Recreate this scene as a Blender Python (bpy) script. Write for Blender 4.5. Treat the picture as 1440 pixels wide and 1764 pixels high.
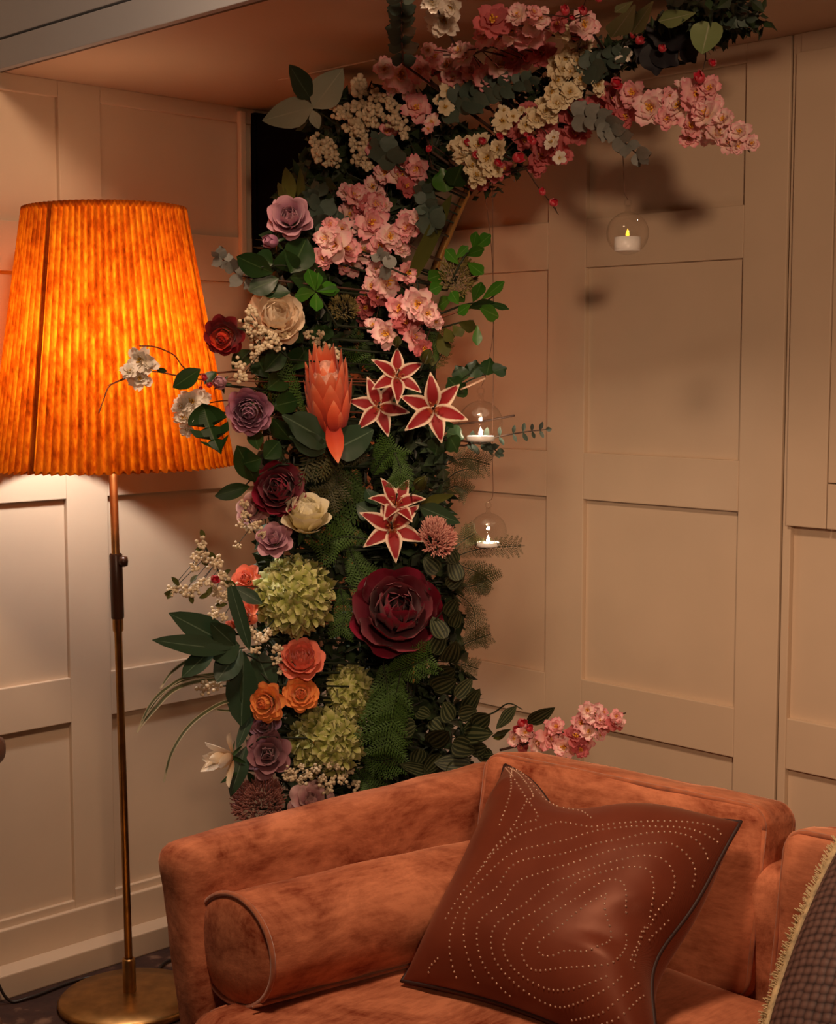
import bpy, bmesh, math, random
from mathutils import Vector, Matrix, noise
random.seed(7)
D_ = bpy.data
SC = bpy.context.scene
COL = SC.collection
for o in list(D_.objects): D_.objects.remove(o)

# ---------------------------------------------------------------- camera
F_PX, TH, H = 2620.0, math.radians(5.45), 1.4
cam = D_.cameras.new('camera'); cam.sensor_fit = 'VERTICAL'; cam.sensor_height = 24.0
cam.lens = F_PX / 1764.0 * 24.0; cam.clip_start = 0.05
co = D_.objects.new('camera', cam); COL.objects.link(co)
co.location = (0, 0, H); co.rotation_euler = (math.pi/2 - TH, 0, 0)
SC.camera = co
# ---------------------------------------------------------------- world, lights, exposure
SC.view_settings.view_transform = 'Standard'; SC.view_settings.look = 'None'
SC.view_settings.gamma = 1.0; SC.view_settings.use_curve_mapping = False
SC.view_settings.exposure = 0.0
W = D_.worlds.new('world'); SC.world = W; W.use_nodes = True
W.node_tree.nodes['Background'].inputs[0].default_value = (1.0, 0.62, 0.42, 1)
W.node_tree.nodes['Background'].inputs[1].default_value = 0.035
def area(name, loc, target, size, power, color):
    l = D_.lights.new(name, 'AREA'); l.shape = 'DISK'; l.size = size; l.energy = power; l.color = color
    o = D_.objects.new(name, l); COL.objects.link(o); o.location = loc
    o.rotation_euler = (Vector(target) - Vector(loc)).to_track_quat('-Z', 'Y').to_euler()
    return o
area('ceiling_light', (-0.22, 1.70, 2.60), (0.25, 2.7, 0.60), 0.36, 28, (1.0, 0.67, 0.44))
def spot(name, loc, target, angle, power, color, size):
    l = D_.lights.new(name, 'SPOT'); l.energy = power; l.color = color; l.spot_size = math.radians(angle); l.spot_blend = 1.0; l.shadow_soft_size = size
    o = D_.objects.new(name, l); COL.objects.link(o); o.location = loc
    o.rotation_euler = (Vector(target) - Vector(loc)).to_track_quat('-Z', 'Y').to_euler()
spot('room_spotlight', (0.36, -0.9, 2.09), (0.64, 3.0, 1.34), 45, 205, (1.0, 0.64, 0.40), 0.12)

# ---------------------------------------------------------------- frames of reference
def ray(px, py):
    x = (px - 720) / F_PX; u = (882 - py) / F_PX
    return Vector((x, math.cos(TH) + u*math.sin(TH), -math.sin(TH) + u*math.cos(TH)))
def P(px, py, d):                       # point seen at (px,py) of the photo, d metres ahead
    r = ray(px, py); return Vector((0, 0, H)) + r * (d / r.y)
def PZ(px, py, z):                      # ... at height z
    r = ray(px, py); return Vector((0, 0, H)) + r * ((z - H) / r.z)
AW = math.radians(45.6)
E1 = Vector((math.cos(AW), -math.sin(AW), 0)); E2 = Vector((-math.sin(AW), -math.cos(AW), 0)); EZ = Vector((0, 0, 1))
CN = Vector((-0.223, 3.970, 0))
def room(a, b, z): return CN + E1*a + E2*b + EZ*z      # a: off the left wall, b: off the right wall
RM = Matrix((( E1.x, E2.x, 0, CN.x), (E1.y, E2.y, 0, CN.y), (0, 0, 1, 0), (0, 0, 0, 1)))   # left-handed-safe use: boxes only

# ---------------------------------------------------------------- mesh helpers
def new_mesh(name, verts, faces, mat=None, smooth=False, uvs=None):
    m = D_.meshes.new(name); m.from_pydata([tuple(v) for v in verts], [], faces)
    if uvs is not None:
        l = m.uv_layers.new(name='UVMap')
        for poly in m.polygons:
            for li in poly.loop_indices: l.data[li].uv = uvs[m.loops[li].vertex_index]
    if smooth: m.polygons.foreach_set('use_smooth', [True]*len(m.polygons))
    if mat: m.materials.append(mat)
    m.update(); return m
def link(name, data, parent=None, mat4=None, label=None):
    o = D_.objects.new(name, data); COL.objects.link(o)
    if parent is not None: o.parent = parent
    if mat4 is not None: o.matrix_local = mat4
    if label: o['label'] = label
    return o
def tag(o, label, cat, group=None):
    o['label'] = label; o['category'] = cat
    if group: o['group'] = group
    return o
def thing(name, label, cat, mat4, group=None):
    if isinstance(mat4, Vector): mat4 = Matrix.Translation(mat4)
    o = D_.objects.new(name, None); COL.objects.link(o); o.empty_display_size = .02
    o.matrix_local = mat4; return tag(o, label, cat, group)
def fix_normals(m):
    b = bmesh.new(); b.from_mesh(m); bmesh.ops.recalc_face_normals(b, faces=b.faces); b.to_mesh(m); b.free()
def box_vf(p0, p1):
    x0, y0, z0 = p0; x1, y1, z1 = p1
    v = [(x0,y0,z0),(x1,y0,z0),(x1,y1,z0),(x0,y1,z0),(x0,y0,z1),(x1,y0,z1),(x1,y1,z1),(x0,y1,z1)]
    return v, [(0,3,2,1),(4,5,6,7),(0,1,5,4),(1,2,6,5),(2,3,7,6),(3,0,4,7)]
def rbox(name, a0, a1, b0, b1, z0, z1, mat, parent=None, bevel=0.0, label=None):
    """box in room coordinates"""
    v, f = box_vf((a0, b0, z0), (a1, b1, z1)); v = [room(*p) for p in v]
    m = new_mesh(name, v, f, mat); b = bmesh.new(); b.from_mesh(m)
    bmesh.ops.recalc_face_normals(b, faces=b.faces)
    if bevel: bmesh.ops.bevel(b, geom=b.edges[:], offset=bevel, segments=2, affect='EDGES', profile=.6)
    b.to_mesh(m); b.free()
    return link(name, m, parent, None, label)
def tube_vf(pts, rad, n=6, cap=True):
    """tube along points; rad number or list"""
    pts = [Vector(p) for p in pts]; k = len(pts)
    rads = rad if isinstance(rad, (list, tuple)) else [rad]*k
    vs, fs = [], []; prev = None
    for i, p in enumerate(pts):
        t = (pts[min(i+1, k-1)] - pts[max(i-1, 0)])
        t = t.normalized() if t.length > 1e-9 else Vector((0,0,1))
        if prev is None:
            ref = Vector((0,0,1)) if abs(t.z) < .9 else Vector((1,0,0))
            x = t.cross(ref).normalized()
        else:
            x = (prev - t*prev.dot(t)).normalized()
        prev = x; y = t.cross(x)
        for j in range(n):
            an = 2*math.pi*j/n
            vs.append(p + (x*math.cos(an) + y*math.sin(an))*rads[i])
    for i in range(k-1):
        for j in range(n):
            a = i*n+j; b2 = i*n+(j+1) % n
            fs.append((a, b2, b2+n, a+n))
    if cap:
        fs.append(tuple(reversed(range(n)))); fs.append(tuple(range((k-1)*n, k*n)))
    return vs, fs
def tube(name, pts, rad, mat, parent=None, n=6, mat4=None, label=None):
    v, f = tube_vf(pts, rad, n); return link(name, new_mesh(name, v, f, mat, True), parent, mat4, label)
def lathe_vf(prof, n=32):
    vs, fs = [], []
    for r, z in prof:
        for j in range(n):
            an = 2*math.pi*j/n; vs.append((r*math.cos(an), r*math.sin(an), z))
    for i in range(len(prof)-1):
        for j in range(n):
            a = i*n+j; b2 = i*n+(j+1) % n
            fs.append((a, b2, b2+n, a+n))
    return vs, fs
def lathe(name, prof, mat, parent=None, mat4=None, n=32, smooth=True, label=None):
    v, f = lathe_vf(prof, n); m = new_mesh(name, v, f, mat, smooth)
    return link(name, m, parent, mat4, label)
def curve_pts(pts, n=8):
    """Catmull-Rom through points"""
    pts = [Vector(p) for p in pts]; out = []
    q = [pts[0]*2 - pts[1]] + pts + [pts[-1]*2 - pts[-2]]
    for i in range(1, len(q)-2):
        a, b, c, d = q[i-1], q[i], q[i+1], q[i+2]
        for s in range(n):
            t = s/n
            out.append(.5*((2*b) + (c-a)*t + (2*a-5*b+4*c-d)*t*t + (3*b-a-3*c+d)*t**3))
    out.append(pts[-1]); return out
def soft_box_vf(hx, hy, hz, r, n=14, puff=(0,0,0), wob=0.0, seed=0):
    """rounded, slightly stuffed box centred on the origin"""
    bm = bmesh.new()
    bmesh.ops.create_cube(bm, size=2)
    bmesh.ops.subdivide_edges(bm, edges=bm.edges[:], cuts=n, use_grid_fill=True)
    h = (hx, hy, hz)
    for v in bm.verts:
        p = v.co.copy(); q = Vector([0,0,0]); ins = Vector([0,0,0])
        for k in range(3):
            rr = min(r/h[k], .98)
            # concentrate rows near the rounded edges
            s = p[k]; q[k] = (math.copysign(abs(s)**.75, s))*h[k]
            ins[k] = max(-(h[k]-r), min(h[k]-r, q[k]))
        d = q - ins
        if d.length > 1e-9: d.normalize()
        w = ins + d*r
        for k in range(3):
            o1, o2 = (k+1) % 3, (k+2) % 3
            b = max(0, 1-(w[o1]/h[o1])**2)*max(0, 1-(w[o2]/h[o2])**2)
            w[k] += puff[k]*b*(w[k]/h[k])
        if wob:
            nz = noise.noise(w*9 + Vector((seed, 3, 1))) + .5*noise.noise(w*22 + Vector((seed, 9, 4)))
            w += d*nz*wob
        v.co = w
    return bm
def soft_box(name, dims, r, mat4, mat, parent, n=14, puff=(0,0,0), wob=.0, seed=0, label=None):
    bm = soft_box_vf(dims[0]/2, dims[1]/2, dims[2]/2, r, n, puff, wob, seed)
    bmesh.ops.recalc_face_normals(bm, faces=bm.faces)
    m = D_.meshes.new(name); bm.to_mesh(m); bm.free()
    m.polygons.foreach_set('use_smooth', [True]*len(m.polygons)); m.materials.append(mat)
    return link(name, m, parent, mat4, label)
def basis(o, x, y, z):
    return Matrix(((x[0],y[0],z[0],o[0]),(x[1],y[1],z[1],o[1]),(x[2],y[2],z[2],o[2]),(0,0,0,1)))

# ---------------------------------------------------------------- materials
def mat_new(name):
    m = D_.materials.new(name); m.use_nodes = True; nt = m.node_tree
    return m, nt, nt.nodes['Principled BSDF'], nt.links.new
def nd(nt, t, **kw):
    n = nt.nodes.new(t)
    for k, v in kw.items():
        if k.startswith('i_'): n.inputs[int(k[2:])].default_value = v
        else: setattr(n, k, v)
    return n
def c4(c): return (c[0], c[1], c[2], 1)
def ramp(nt, stops, interp='LINEAR'):
    r = nt.nodes.new('ShaderNodeValToRGB'); e = r.color_ramp.elements
    r.color_ramp.interpolation = interp
    e[0].position, e[0].color = stops[0][0], c4(stops[0][1]); e[1].position, e[1].color = stops[-1][0], c4(stops[-1][1])
    for p, c in stops[1:-1]:
        q = e.new(p); q.color = c4(c)
    return r
def plain(name, col, rough=.5, metal=0.0, noise_amt=0.0, scale=20, bump=0.0, sheen=0.0, coat=0):
    m, nt, b, L = mat_new(name)
    b.inputs['Base Color'].default_value = c4(col); b.inputs['Roughness'].default_value = rough; b.inputs['Metallic'].default_value = metal
    if sheen: b.inputs['Sheen Weight'].default_value = sheen
    if coat: b.inputs['Coat Weight'].default_value = coat
    if noise_amt or bump:
        tc = nd(nt, 'ShaderNodeTexCoord'); n = nd(nt, 'ShaderNodeTexNoise'); n.inputs['Scale'].default_value = scale; n.inputs['Detail'].default_value = 5
        L(tc.outputs['Object'], n.inputs['Vector'])
        if noise_amt:
            r = ramp(nt, [(.3, [c*(1-noise_amt) for c in col]), (.7, [min(1, c*(1+noise_amt)) for c in col])]); L(n.outputs[0], r.inputs[0]); L(r.outputs[0], b.inputs['Base Color'])
        if bump:
            bp = nd(nt, 'ShaderNodeBump'); bp.inputs['Strength'].default_value = bump; bp.inputs['Distance'].default_value = .01
            L(n.outputs[0], bp.inputs['Height']); L(bp.outputs[0], b.inputs['Normal'])
    return m
def velvet(name, dark, light, scale=5.0, streak=(1, 1, 1)):
    m, nt, b, L = mat_new(name)
    tc = nd(nt, 'ShaderNodeTexCoord'); mp = nd(nt, 'ShaderNodeMapping'); mp.inputs['Scale'].default_value = streak
    L(tc.outputs['Object'], mp.inputs[0])
    n = nd(nt, 'ShaderNodeTexNoise'); n.inputs['Scale'].default_value = scale; n.inputs['Detail'].default_value = 8; n.inputs['Roughness'].default_value = .68; n.inputs['Distortion'].default_value = .6
    L(mp.outputs[0], n.inputs['Vector'])
    f = nd(nt, 'ShaderNodeTexNoise'); f.inputs['Scale'].default_value = scale*14; f.inputs['Detail'].default_value = 6; f.inputs['Roughness'].default_value = .7; mf = nd(nt, 'ShaderNodeMapping'); mf.inputs['Scale'].default_value = (.3, 1.3, 1.0); L(tc.outputs['Object'], mf.inputs[0]); L(mf.outputs[0], f.inputs['Vector'])
    mx = nd(nt, 'ShaderNodeMath', operation='MULTIPLY_ADD'); L(f.outputs[0], mx.inputs[0]); mx.inputs[1].default_value = .35; L(n.outputs[0], mx.inputs[2])
    r = ramp(nt, [(.54, dark), (.67, [(x*.5+y*.5) for x, y in zip(dark, light)]), (.82, light)]); L(mx.outputs[0], r.inputs[0]); L(r.outputs[0], b.inputs['Base Color'])
    b.inputs['Roughness'].default_value = .75; b.inputs['Specular IOR Level'].default_value = .25
    b.inputs['Sheen Weight'].default_value = .75; b.inputs['Sheen Roughness'].default_value = .36; b.inputs['Sheen Tint'].default_value = (1, .52, .34, 1)
    bp = nd(nt, 'ShaderNodeBump'); bp.inputs['Strength'].default_value = .22; bp.inputs['Distance'].default_value = .008
    L(mx.outputs[0], bp.inputs['Height']); L(bp.outputs[0], b.inputs['Normal'])
    return m
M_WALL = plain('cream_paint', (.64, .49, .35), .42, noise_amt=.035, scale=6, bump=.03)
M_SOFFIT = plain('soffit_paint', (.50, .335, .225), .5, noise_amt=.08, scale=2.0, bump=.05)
M_BEAM = plain('beam_paint', (.31, .315, .335), .5, noise_amt=.03, scale=4)
M_CRACK = plain('dark_gap', (.09, .055, .035), .9)
M_BLACK = plain('black_lacquer', (.003, .002, .004), .8); M_BLACK.node_tree.nodes['Principled BSDF'].inputs['Specular IOR Level'].default_value = .05
M_BRASS = plain('aged_brass', (.45, .25, .085), .33, 1.0, noise_amt=.25, scale=30)
M_GOLD = plain('gold_hoop', (.42, .24, .08), .4, .9, noise_amt=.2, scale=12)
M_DBROWN = plain('dark_bakelite', (.05, .02, .01), .3)
M_VELVET = velvet('crushed_velvet', (.19, .024, .004), (.70, .25, .125), 5.0, (1, 1, 1.6))
M_PIPE = plain('velvet_piping', (.42, .12, .045), .75, noise_amt=.3, scale=40, sheen=.6)
M_CABLE = plain('black_cable', (.02, .013, .01), .5)
M_GREENPLUG = plain('green_plastic', (.01, .10, .07), .4)

# ================================================================ ROOM
ZC = 2.037
def structure(o): o['kind'] = 'structure'; return o
def floor_mat():
    m, nt, b, L = mat_new('dark_patterned_carpet')
    tc = nd(nt, 'ShaderNodeTexCoord'); v = nd(nt, 'ShaderNodeTexVoronoi'); v.inputs['Scale'].default_value = 16
    n = nd(nt, 'ShaderNodeTexNoise'); n.inputs['Scale'].default_value = 40; n.inputs['Detail'].default_value = 6
    L(tc.outputs['Object'], v.inputs['Vector']); L(tc.outputs['Object'], n.inputs['Vector'])
    mx = nd(nt, 'ShaderNodeMath', operation='MULTIPLY'); L(v.outputs['Distance'], mx.inputs[0]); L(n.outputs[0], mx.inputs[1])
    r = ramp(nt, [(.08, (.20, .11, .07)), (.16, (.055, .022, .014)), (.4, (.035, .014, .010))]); L(mx.outputs[0], r.inputs[0]); L(r.outputs[0], b.inputs['Base Color'])
    b.inputs['Roughness'].default_value = .95
    bp = nd(nt, 'ShaderNodeBump'); bp.inputs['Strength'].default_value = .5; bp.inputs['Distance'].default_value = .004; L(n.outputs[0], bp.inputs['Height']); L(bp.outputs[0], b.inputs['Normal'])
    return m
structure(rbox('floor', -.2, 4.2, -.2, 4.2, -.08, 0, floor_mat()))
AL = -.05                                   # face of the left wall's stiles
RC = .013                                   # depth of the panel recess
wl = structure(rbox('wall_left', AL-RC-.12, AL-RC-.006, -.2, 4.2, 0, 2.75, M_WALL))
wr = structure(rbox('wall_right', AL-RC-.006, 4.2, -.12-RC, -.006-RC, 0, 2.75, M_WALL))
# rows shared by both walls: panel tops and bottoms
def wains(wall, side, cols, rows, z_lo, z_hi, s_end):
    """frame of stiles and rails with a recessed panel in every field"""
    def bx(name, s0, s1, z0, z1, d0, d1, bev=.002):
        if side == 'L': return rbox(name, AL-RC+d0, AL-RC+d1, s0, s1, z0, z1, M_WALL, wall, bev)
        return rbox(name, s0, s1, -RC+d0, -RC+d1, z0, z1, M_WALL, wall, bev)
    edge = cols[0][0]
    if edge > .02: bx('stile', AL-RC+.001 if side == 'R' else 0.001, edge, z_lo, z_hi, 0, RC)
    for i, (s0, s1) in enumerate(cols):
        nxt = cols[i+1][0] if i+1 < len(cols) else s_end
        if nxt > s1: bx('stile', s1, nxt, z_lo, z_hi, 0, RC)
        zs = [z_lo] + [z for r in rows for z in r] + [z_hi]
        for k in range(0, len(zs), 2): 
            if zs[k+1]-zs[k] > .005: bx('rail', s0, s1, zs[k], zs[k+1], 0, RC)
        for (z0, z1) in rows: bx('panel', s0-.004, s1+.004, z0-.004, z1+.004, -.006, 0, 0)
wains(wl, 'L', [(.06, .655), (.765, 1.36), (1.47, 2.07), (2.18, 2.8)], [(.152, .578), (.683, 1.099), (1.205, 1.61), (1.72, 2.0)], .064, ZC, 4.2)
wains(wr, 'R', [(.10, .735), (.843, 1.248)], [(.15, .597), (.701, 1.107), (1.211, 1.617), (1.722, 2.0)], .0, ZC, 1.348)
# right-hand bay: a bigger frame that stands proud, with its own panel
def bxR(name, s0, s1, z0, z1, d0, d1, bev=.002, m=None): return rbox(name, s0, s1, -RC+d0, -RC+d1, z0, z1, m or M_WALL, wr, bev)
bxR('stile', 1.354, 1.372, .0, ZC, 0, RC+.001)
bxR('stile', 2.06, 4.2, .0, ZC, 0, RC)
bxR('rail', 1.372, 2.06, .597, .700, 0, RC); bxR('rail', 1.372, 2.06, 0, .15, 0, RC)
bxR('panel', 1.37, 2.06, .146, .601, -.006, 0, 0); bxR('panel', 1.37, 2.06, .696, 1.09, -.006, 0, 0)
bxR('stile', 1.366, 1.4545, 1.088, 2.0, 0, RC+.010); bxR('rail', 1.4565, 2.06, 1.088, 1.1755, 0, RC+.010)
bxR('panel', 1.4565, 2.06, 1.1775, 2.0, 0, RC+.009); bxR('rail', 1.372, 2.06, 2.0, ZC, 0, RC+.004)
# skirting
bl = structure(rbox('baseboard_left', AL-.001, -.036, 0.001, 4.2, 0, .134, M_WALL, None, .003))
rbox('plinth', -.038, 0.022, 0.02, 4.2, 0, .055, M_WALL, bl, .003)
structure(rbox('baseboard_right', .024, 4.2, 0.0, .030, 0, .134, M_WALL, None, .003))
# lowered ceiling over the corner and the beam face along its front edge
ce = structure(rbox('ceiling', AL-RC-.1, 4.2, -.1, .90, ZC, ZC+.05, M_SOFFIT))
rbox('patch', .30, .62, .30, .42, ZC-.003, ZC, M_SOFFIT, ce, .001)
tr = structure(rbox('trim_1', AL-RC-.1, 4.2, .902, .934, ZC+.060, 2.75, M_BEAM, None, .002))
rbox('trim_backing', AL-RC-.1, 4.2, .902, .920, ZC-.002, ZC+.06, M_CRACK, tr)
rbox('fascia_board', AL-RC-.1, 4.2, .9205, .937, ZC-.006, ZC+.054, M_BEAM, tr, .0015)
# bright bead up the left wall beside the black panel
structure(rbox('trim_2', AL+.0, AL+.016, .247, .264, 1.62, ZC-.01, M_WALL, None, .003))
bp_ = thing('black_panel', 'black panel hung high in the room corner behind the flowers', 'panel', room(.15, .20, 0))
v, f = box_vf((-.19, -.02, 1.50), (.26, .02, 2.02))
m = new_mesh('board', v, f, M_BLACK); b = bmesh.new(); b.from_mesh(m); bmesh.ops.bevel(b, geom=b.edges[:], offset=.004, segments=2, affect='EDGES'); b.to_mesh(m); b.free()
RZ = math.atan2(E1.y, E1.x)
link('board', m, bp_, Matrix.Rotation(RZ, 4, 'Z'))
fb = []
for xx in (-.192, .245):
    v, f = box_vf((xx, -.026, 1.495), (xx+.017, .024, 2.025)); link('edge_strip', new_mesh('edge_strip', v, f, M_BLACK), bp_, Matrix.Rotation(RZ, 4, 'Z'))

# ================================================================ FLOOR LAMP
_r = ray(224, 1722); LB = Vector((0, 0, 0)); _t = ((.232) + (CN.dot(E1)))/(_r.x*E1.x + _r.y*E1.y); LB = Vector((_r.x*_t, _r.y*_t, 0))
lamp = thing('floor_lamp', 'brass floor lamp with a glowing pleated orange shade by the left wall', 'lamp', Matrix.Translation(LB) @ Matrix.Rotation(math.radians(-.75), 4, 'Y'))
lathe('base', [(0, 0), (.150, 0), (.155, .004), (.157, .014), (.150, .021), (.10, .026), (.03, .029), (0, .0295)], M_BRASS, lamp, n=64)
lathe('collar', [(.0145, .028), (.0145, .10), (.0125, .104), (.009, .104)], M_BRASS, lamp, n=20)
lathe('pole', [(0, .028), (.0085, .028), (.0085, .83), (.0115, .835), (.0115, .985), (.0088, .99), (.0088, 1.30), (0, 1.30)], M_BRASS, lamp, n=20)
lathe('clamp_sleeve', [(.0125, .86), (.0140, .863), (.0140, .998), (.0125, 1.001)], M_DBROWN, lamp, n=20)
kn = Matrix.Translation((.014, -.008, .985)) @ Matrix.Rotation(math.radians(90), 4, 'Y')
lathe('knob', [(0, -.004), (.010, -.004), (.012, .004), (.010, .012), (0, .014)], M_DBROWN, lamp, kn, 16)
ZS0, ZS1, R0, R1 = 1.188, 1.732, .254, .168
def shade_mat():
    m = D_.materials.new('orange_parchment'); m.use_nodes = True; nt = m.node_tree; L = nt.links.new
    nt.nodes.remove(nt.nodes['Principled BSDF']); out = nt.nodes['Material Output']
    tc = nd(nt, 'ShaderNodeTexCoord'); mp = nd(nt, 'ShaderNodeMapping'); mp.inputs['Scale'].default_value = (1, 1, .5); L(tc.outputs['Object'], mp.inputs[0])
    n = nd(nt, 'ShaderNodeTexNoise'); n.inputs['Scale'].default_value = 34; n.inputs['Detail'].default_value = 9; n.inputs['Roughness'].default_value = .72; L(mp.outputs[0], n.inputs['Vector'])
    n2 = nd(nt, 'ShaderNodeTexNoise'); n2.inputs['Scale'].default_value = 150; n2.inputs['Detail'].default_value = 3; L(mp.outputs[0], n2.inputs['Vector'])
    ad = nd(nt, 'ShaderNodeMath', operation='MULTIPLY_ADD'); L(n2.outputs[0], ad.inputs[0]); ad.inputs[1].default_value = .35; L(n.outputs[0], ad.inputs[2])
    r = ramp(nt, [(.42, (.07, .005, .0)), (.62, (.36, .046, .001)), (.82, (.56, .130, .003))]); L(ad.outputs[0], r.inputs[0])
    r2 = ramp(nt, [(.45, (.20, .035, .004)), (.9, (.38, .10, .012))]); L(ad.outputs[0], r2.inputs[0])
    t = nd(nt, 'ShaderNodeBsdfTranslucent'); d = nd(nt, 'ShaderNodeBsdfDiffuse'); 
    uv = nd(nt, 'ShaderNodeUVMap'); sx = nd(nt, 'ShaderNodeSeparateXYZ'); L(uv.outputs[0], sx.inputs[0])   # folds: double paper lets less light through
    fr = ramp(nt, [(0, (.34, .22, .12)), (.5, (.80, .72, .62)), (1, (1, 1, 1))]); L(sx.outputs[0], fr.inputs[0])
    mm = nd(nt, 'ShaderNodeMix', data_type='RGBA', blend_type='MULTIPLY'); mm.inputs[0].default_value = 1; L(r.outputs[0], mm.inputs[6]); L(fr.outputs[0], mm.inputs[7])
    L(mm.outputs[2], t.inputs[0]); L(r2.outputs[0], d.inputs[0])
    mx = nd(nt, 'ShaderNodeMixShader'); mx.inputs[0].default_value = .45; L(t.outputs[0], mx.inputs[1]); L(d.outputs[0], mx.inputs[2]); L(mx.outputs[0], out.inputs[0])
    return m
def cover_mat():
    m = D_.materials.new('cover_paper'); m.use_nodes = True; nt = m.node_tree; nt.nodes.remove(nt.nodes['Principled BSDF'])
    t = nd(nt, 'ShaderNodeBsdfTranslucent', i_0=(.34, .23, .15, 1)); nt.links.new(t.outputs[0], nt.nodes['Material Output'].inputs[0]); return m
NP = 84
vs, fs, suv = [], [], []
NZ, NA = 14, NP*6
for i in range(NZ+1):
    t = i/NZ; z = ZS0 + (ZS1-ZS0)*t; r = R0 + (R1-R0)*t
    amp = .0042*(1-.25*t)
    for j in range(NA):
        ph = 2*math.pi*j/6
        w = math.sin(ph); w = math.copysign(abs(w)**.7, w)
        an = 2*math.pi*j/NA
        rr = r + amp*w + .0016*math.sin(an*7+t*2)*(1-t)
        zz = z - (.0012*w*(1-t)**8)
        vs.append((rr*math.cos(an), rr*math.sin(an), zz)); suv.append((.5+.5*math.cos(2*math.pi*(j+1.5)/6), t))
for i in range(NZ):
    for j in range(NA):
        a = i*NA+j; b2 = i*NA+(j+1) % NA; fs.append((a, b2, b2+NA, a+NA))
M_SHADE = shade_mat()
shade = link('shade', new_mesh('shade', vs, fs, M_SHADE, True, suv), lamp)
def ring(r, z, tr_=.0022, n=48): return [(r*math.cos(2*math.pi*k/n), r*math.sin(2*math.pi*k/n), z) for k in range(n+1)]
tube('wire_ring', ring(R0-.008, ZS0+.006), .0022, M_DBROWN, shade); tube('wire_ring', ring(R1-.007, ZS1-.006), .0022, M_DBROWN, shade)
CAZ = math.atan2(-LB.y, -LB.x)
for th_ in (-39, 70, 160, 232):
    an = CAZ + math.radians(th_)
    tube('wire_rib', [((R0-.007)*math.cos(an), (R0-.007)*math.sin(an), ZS0+.006), ((R1-.0065)*math.cos(an), (R1-.0065)*math.sin(an), ZS1-.006)], .0030, M_DBROWN, shade, 8)
lathe('top_cover', [(0, ZS1-.02), (R1-.005, ZS1-.02)], cover_mat(), lamp, n=48)
for k in range(3):
    an = math.radians(-132 + 120*k)
    tube('spider_arm', [(0, 0, 1.300), ((R1-.008)*math.cos(an), (R1-.008)*math.sin(an), ZS1-.008)], .0018, M_DBROWN, lamp)
lathe('lamp_holder', [(.0, 1.295), (.018, 1.295), (.020, 1.30), (.018, 1.362), (.0, 1.362)], M_DBROWN, lamp, n=20)
mb, nt, b, L = mat_new('bulb_glow'); b.inputs['Base Color'].default_value = (1, .8, .6, 1); b.inputs['Emission Color'].default_value = (1, .6, .3, 1); b.inputs['Emission Strength'].default_value = 12
bulb = lathe('bulb', [(0, 1.362), (.013, 1.362), (.016, 1.37), (.022, 1.385), (.02, 1.395), (0, 1.40)], mb, lamp, n=20)

bl_ = D_.lights.new('lamp_light', 'POINT'); bl_.energy = 23; bl_.color = (1.0, .93, .86); bl_.shadow_soft_size = .045
blo = link('lamp_light', bl_, lamp, Matrix.Translation((.0, 0, 1.43)))
# cable and plug
g0 = room(-.005, 1.03, .10)
cb = tube('cable', curve_pts([g0+E1*.03, room(.045, 1.0, .012), room(.06, .95, .006), room(.055, .80, .006), LB+Vector((.02, .12, .012)), room(.10, .60, .006), room(.15, .40, .006)], 8), .0035, M_CABLE, None, 8)
tag(cb, 'thin black cable running along the skirting behind the lamp base', 'cable')
pg = thing('plug', 'small green plug at the left picture edge above the skirting', 'plug', g0)
v, f = box_vf((-.022, -.02, -.022), (.022, .02, .022)); m = new_mesh('plug_body', v, f, M_GREENPLUG); b = bmesh.new(); b.from_mesh(m); bmesh.ops.bevel(b, geom=b.edges[:], offset=.006, segments=3, affect='EDGES'); b.to_mesh(m); b.free()
link('plug_body', m, pg, Matrix.Rotation(RZ, 4, 'Z'))
link('prong', new_mesh('prong', *tube_vf([(0,0,0), tuple(-E1*.04)], .003), M_BRASS), pg)
# dark wood chair edge just inside the left picture border
M_WOOD = plain('dark_wood', (.11, .045, .03), .35, noise_amt=.3, scale=14)
cc = P(-66, 1336, 1.95)
ch = thing('wooden_chair', 'rounded dark wood chair back cut off by the left picture edge', 'chair', Vector((cc.x, cc.y, 0)))
def soft_part(name, dims, loc, parent, mat, r, rz=0):
    return soft_box(name, dims, r, Matrix.Translation(loc) @ Matrix.Rotation(rz, 4, 'Z'), mat, parent, 8)
soft_part('backrest', (.046, .36, .044), (0, -.02, cc.z), ch, M_WOOD, .022)
soft_part('seat', (.40, .40, .04), (-.20, -.02, .45), ch, M_WOOD, .018)
for sx in (-.38, -.03):
    for sy in (-.18, .14): tube('leg', [(sx, sy, 0), (sx, sy, .45 if sx < -.1 else cc.z)], [.013, .018], M_WOOD, ch, 10)

# ================================================================ SOFA
SA = Vector((math.sin(math.radians(47)), math.cos(math.radians(47)), 0))      # arm direction, towards the corner
SB = Vector((SA.y, -SA.x, 0))                                                # along the back, to the right
A0 = PZ(257, 1474, .60)                                                      # outer front top of the arm
sofa = thing('sofa', 'rust orange crushed velvet sofa with a slim arm in front of the flowers', 'sofa', Vector((A0.x, A0.y, 0)))
def SL(a, b, z): return SA*a + SB*b + EZ*z                                   # sofa-local
def smat(a, b, z): return basis(SL(a, b, z), SA, -SB, EZ)
ARM_W, ARM_L = .088, .80
arm_ = soft_box('arm', (ARM_L, ARM_W, .56), .033, smat(ARM_L/2, ARM_W/2, .345), M_VELVET, sofa, 26, (.0, .004, .006), .0035, 1)
for _v in arm_.data.vertices:
    h = .28 - _v.co.z; _v.co.y -= .10*h; _v.co.x += .06*h*(1 if _v.co.x < 0 else 0)
def bow(a0, a1, b, z, h=.0):
    return [SL(a0+(a1-a0)*t, b, z + h*math.sin(math.pi*t)) for t in [k/10 for k in range(11)]]
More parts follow.
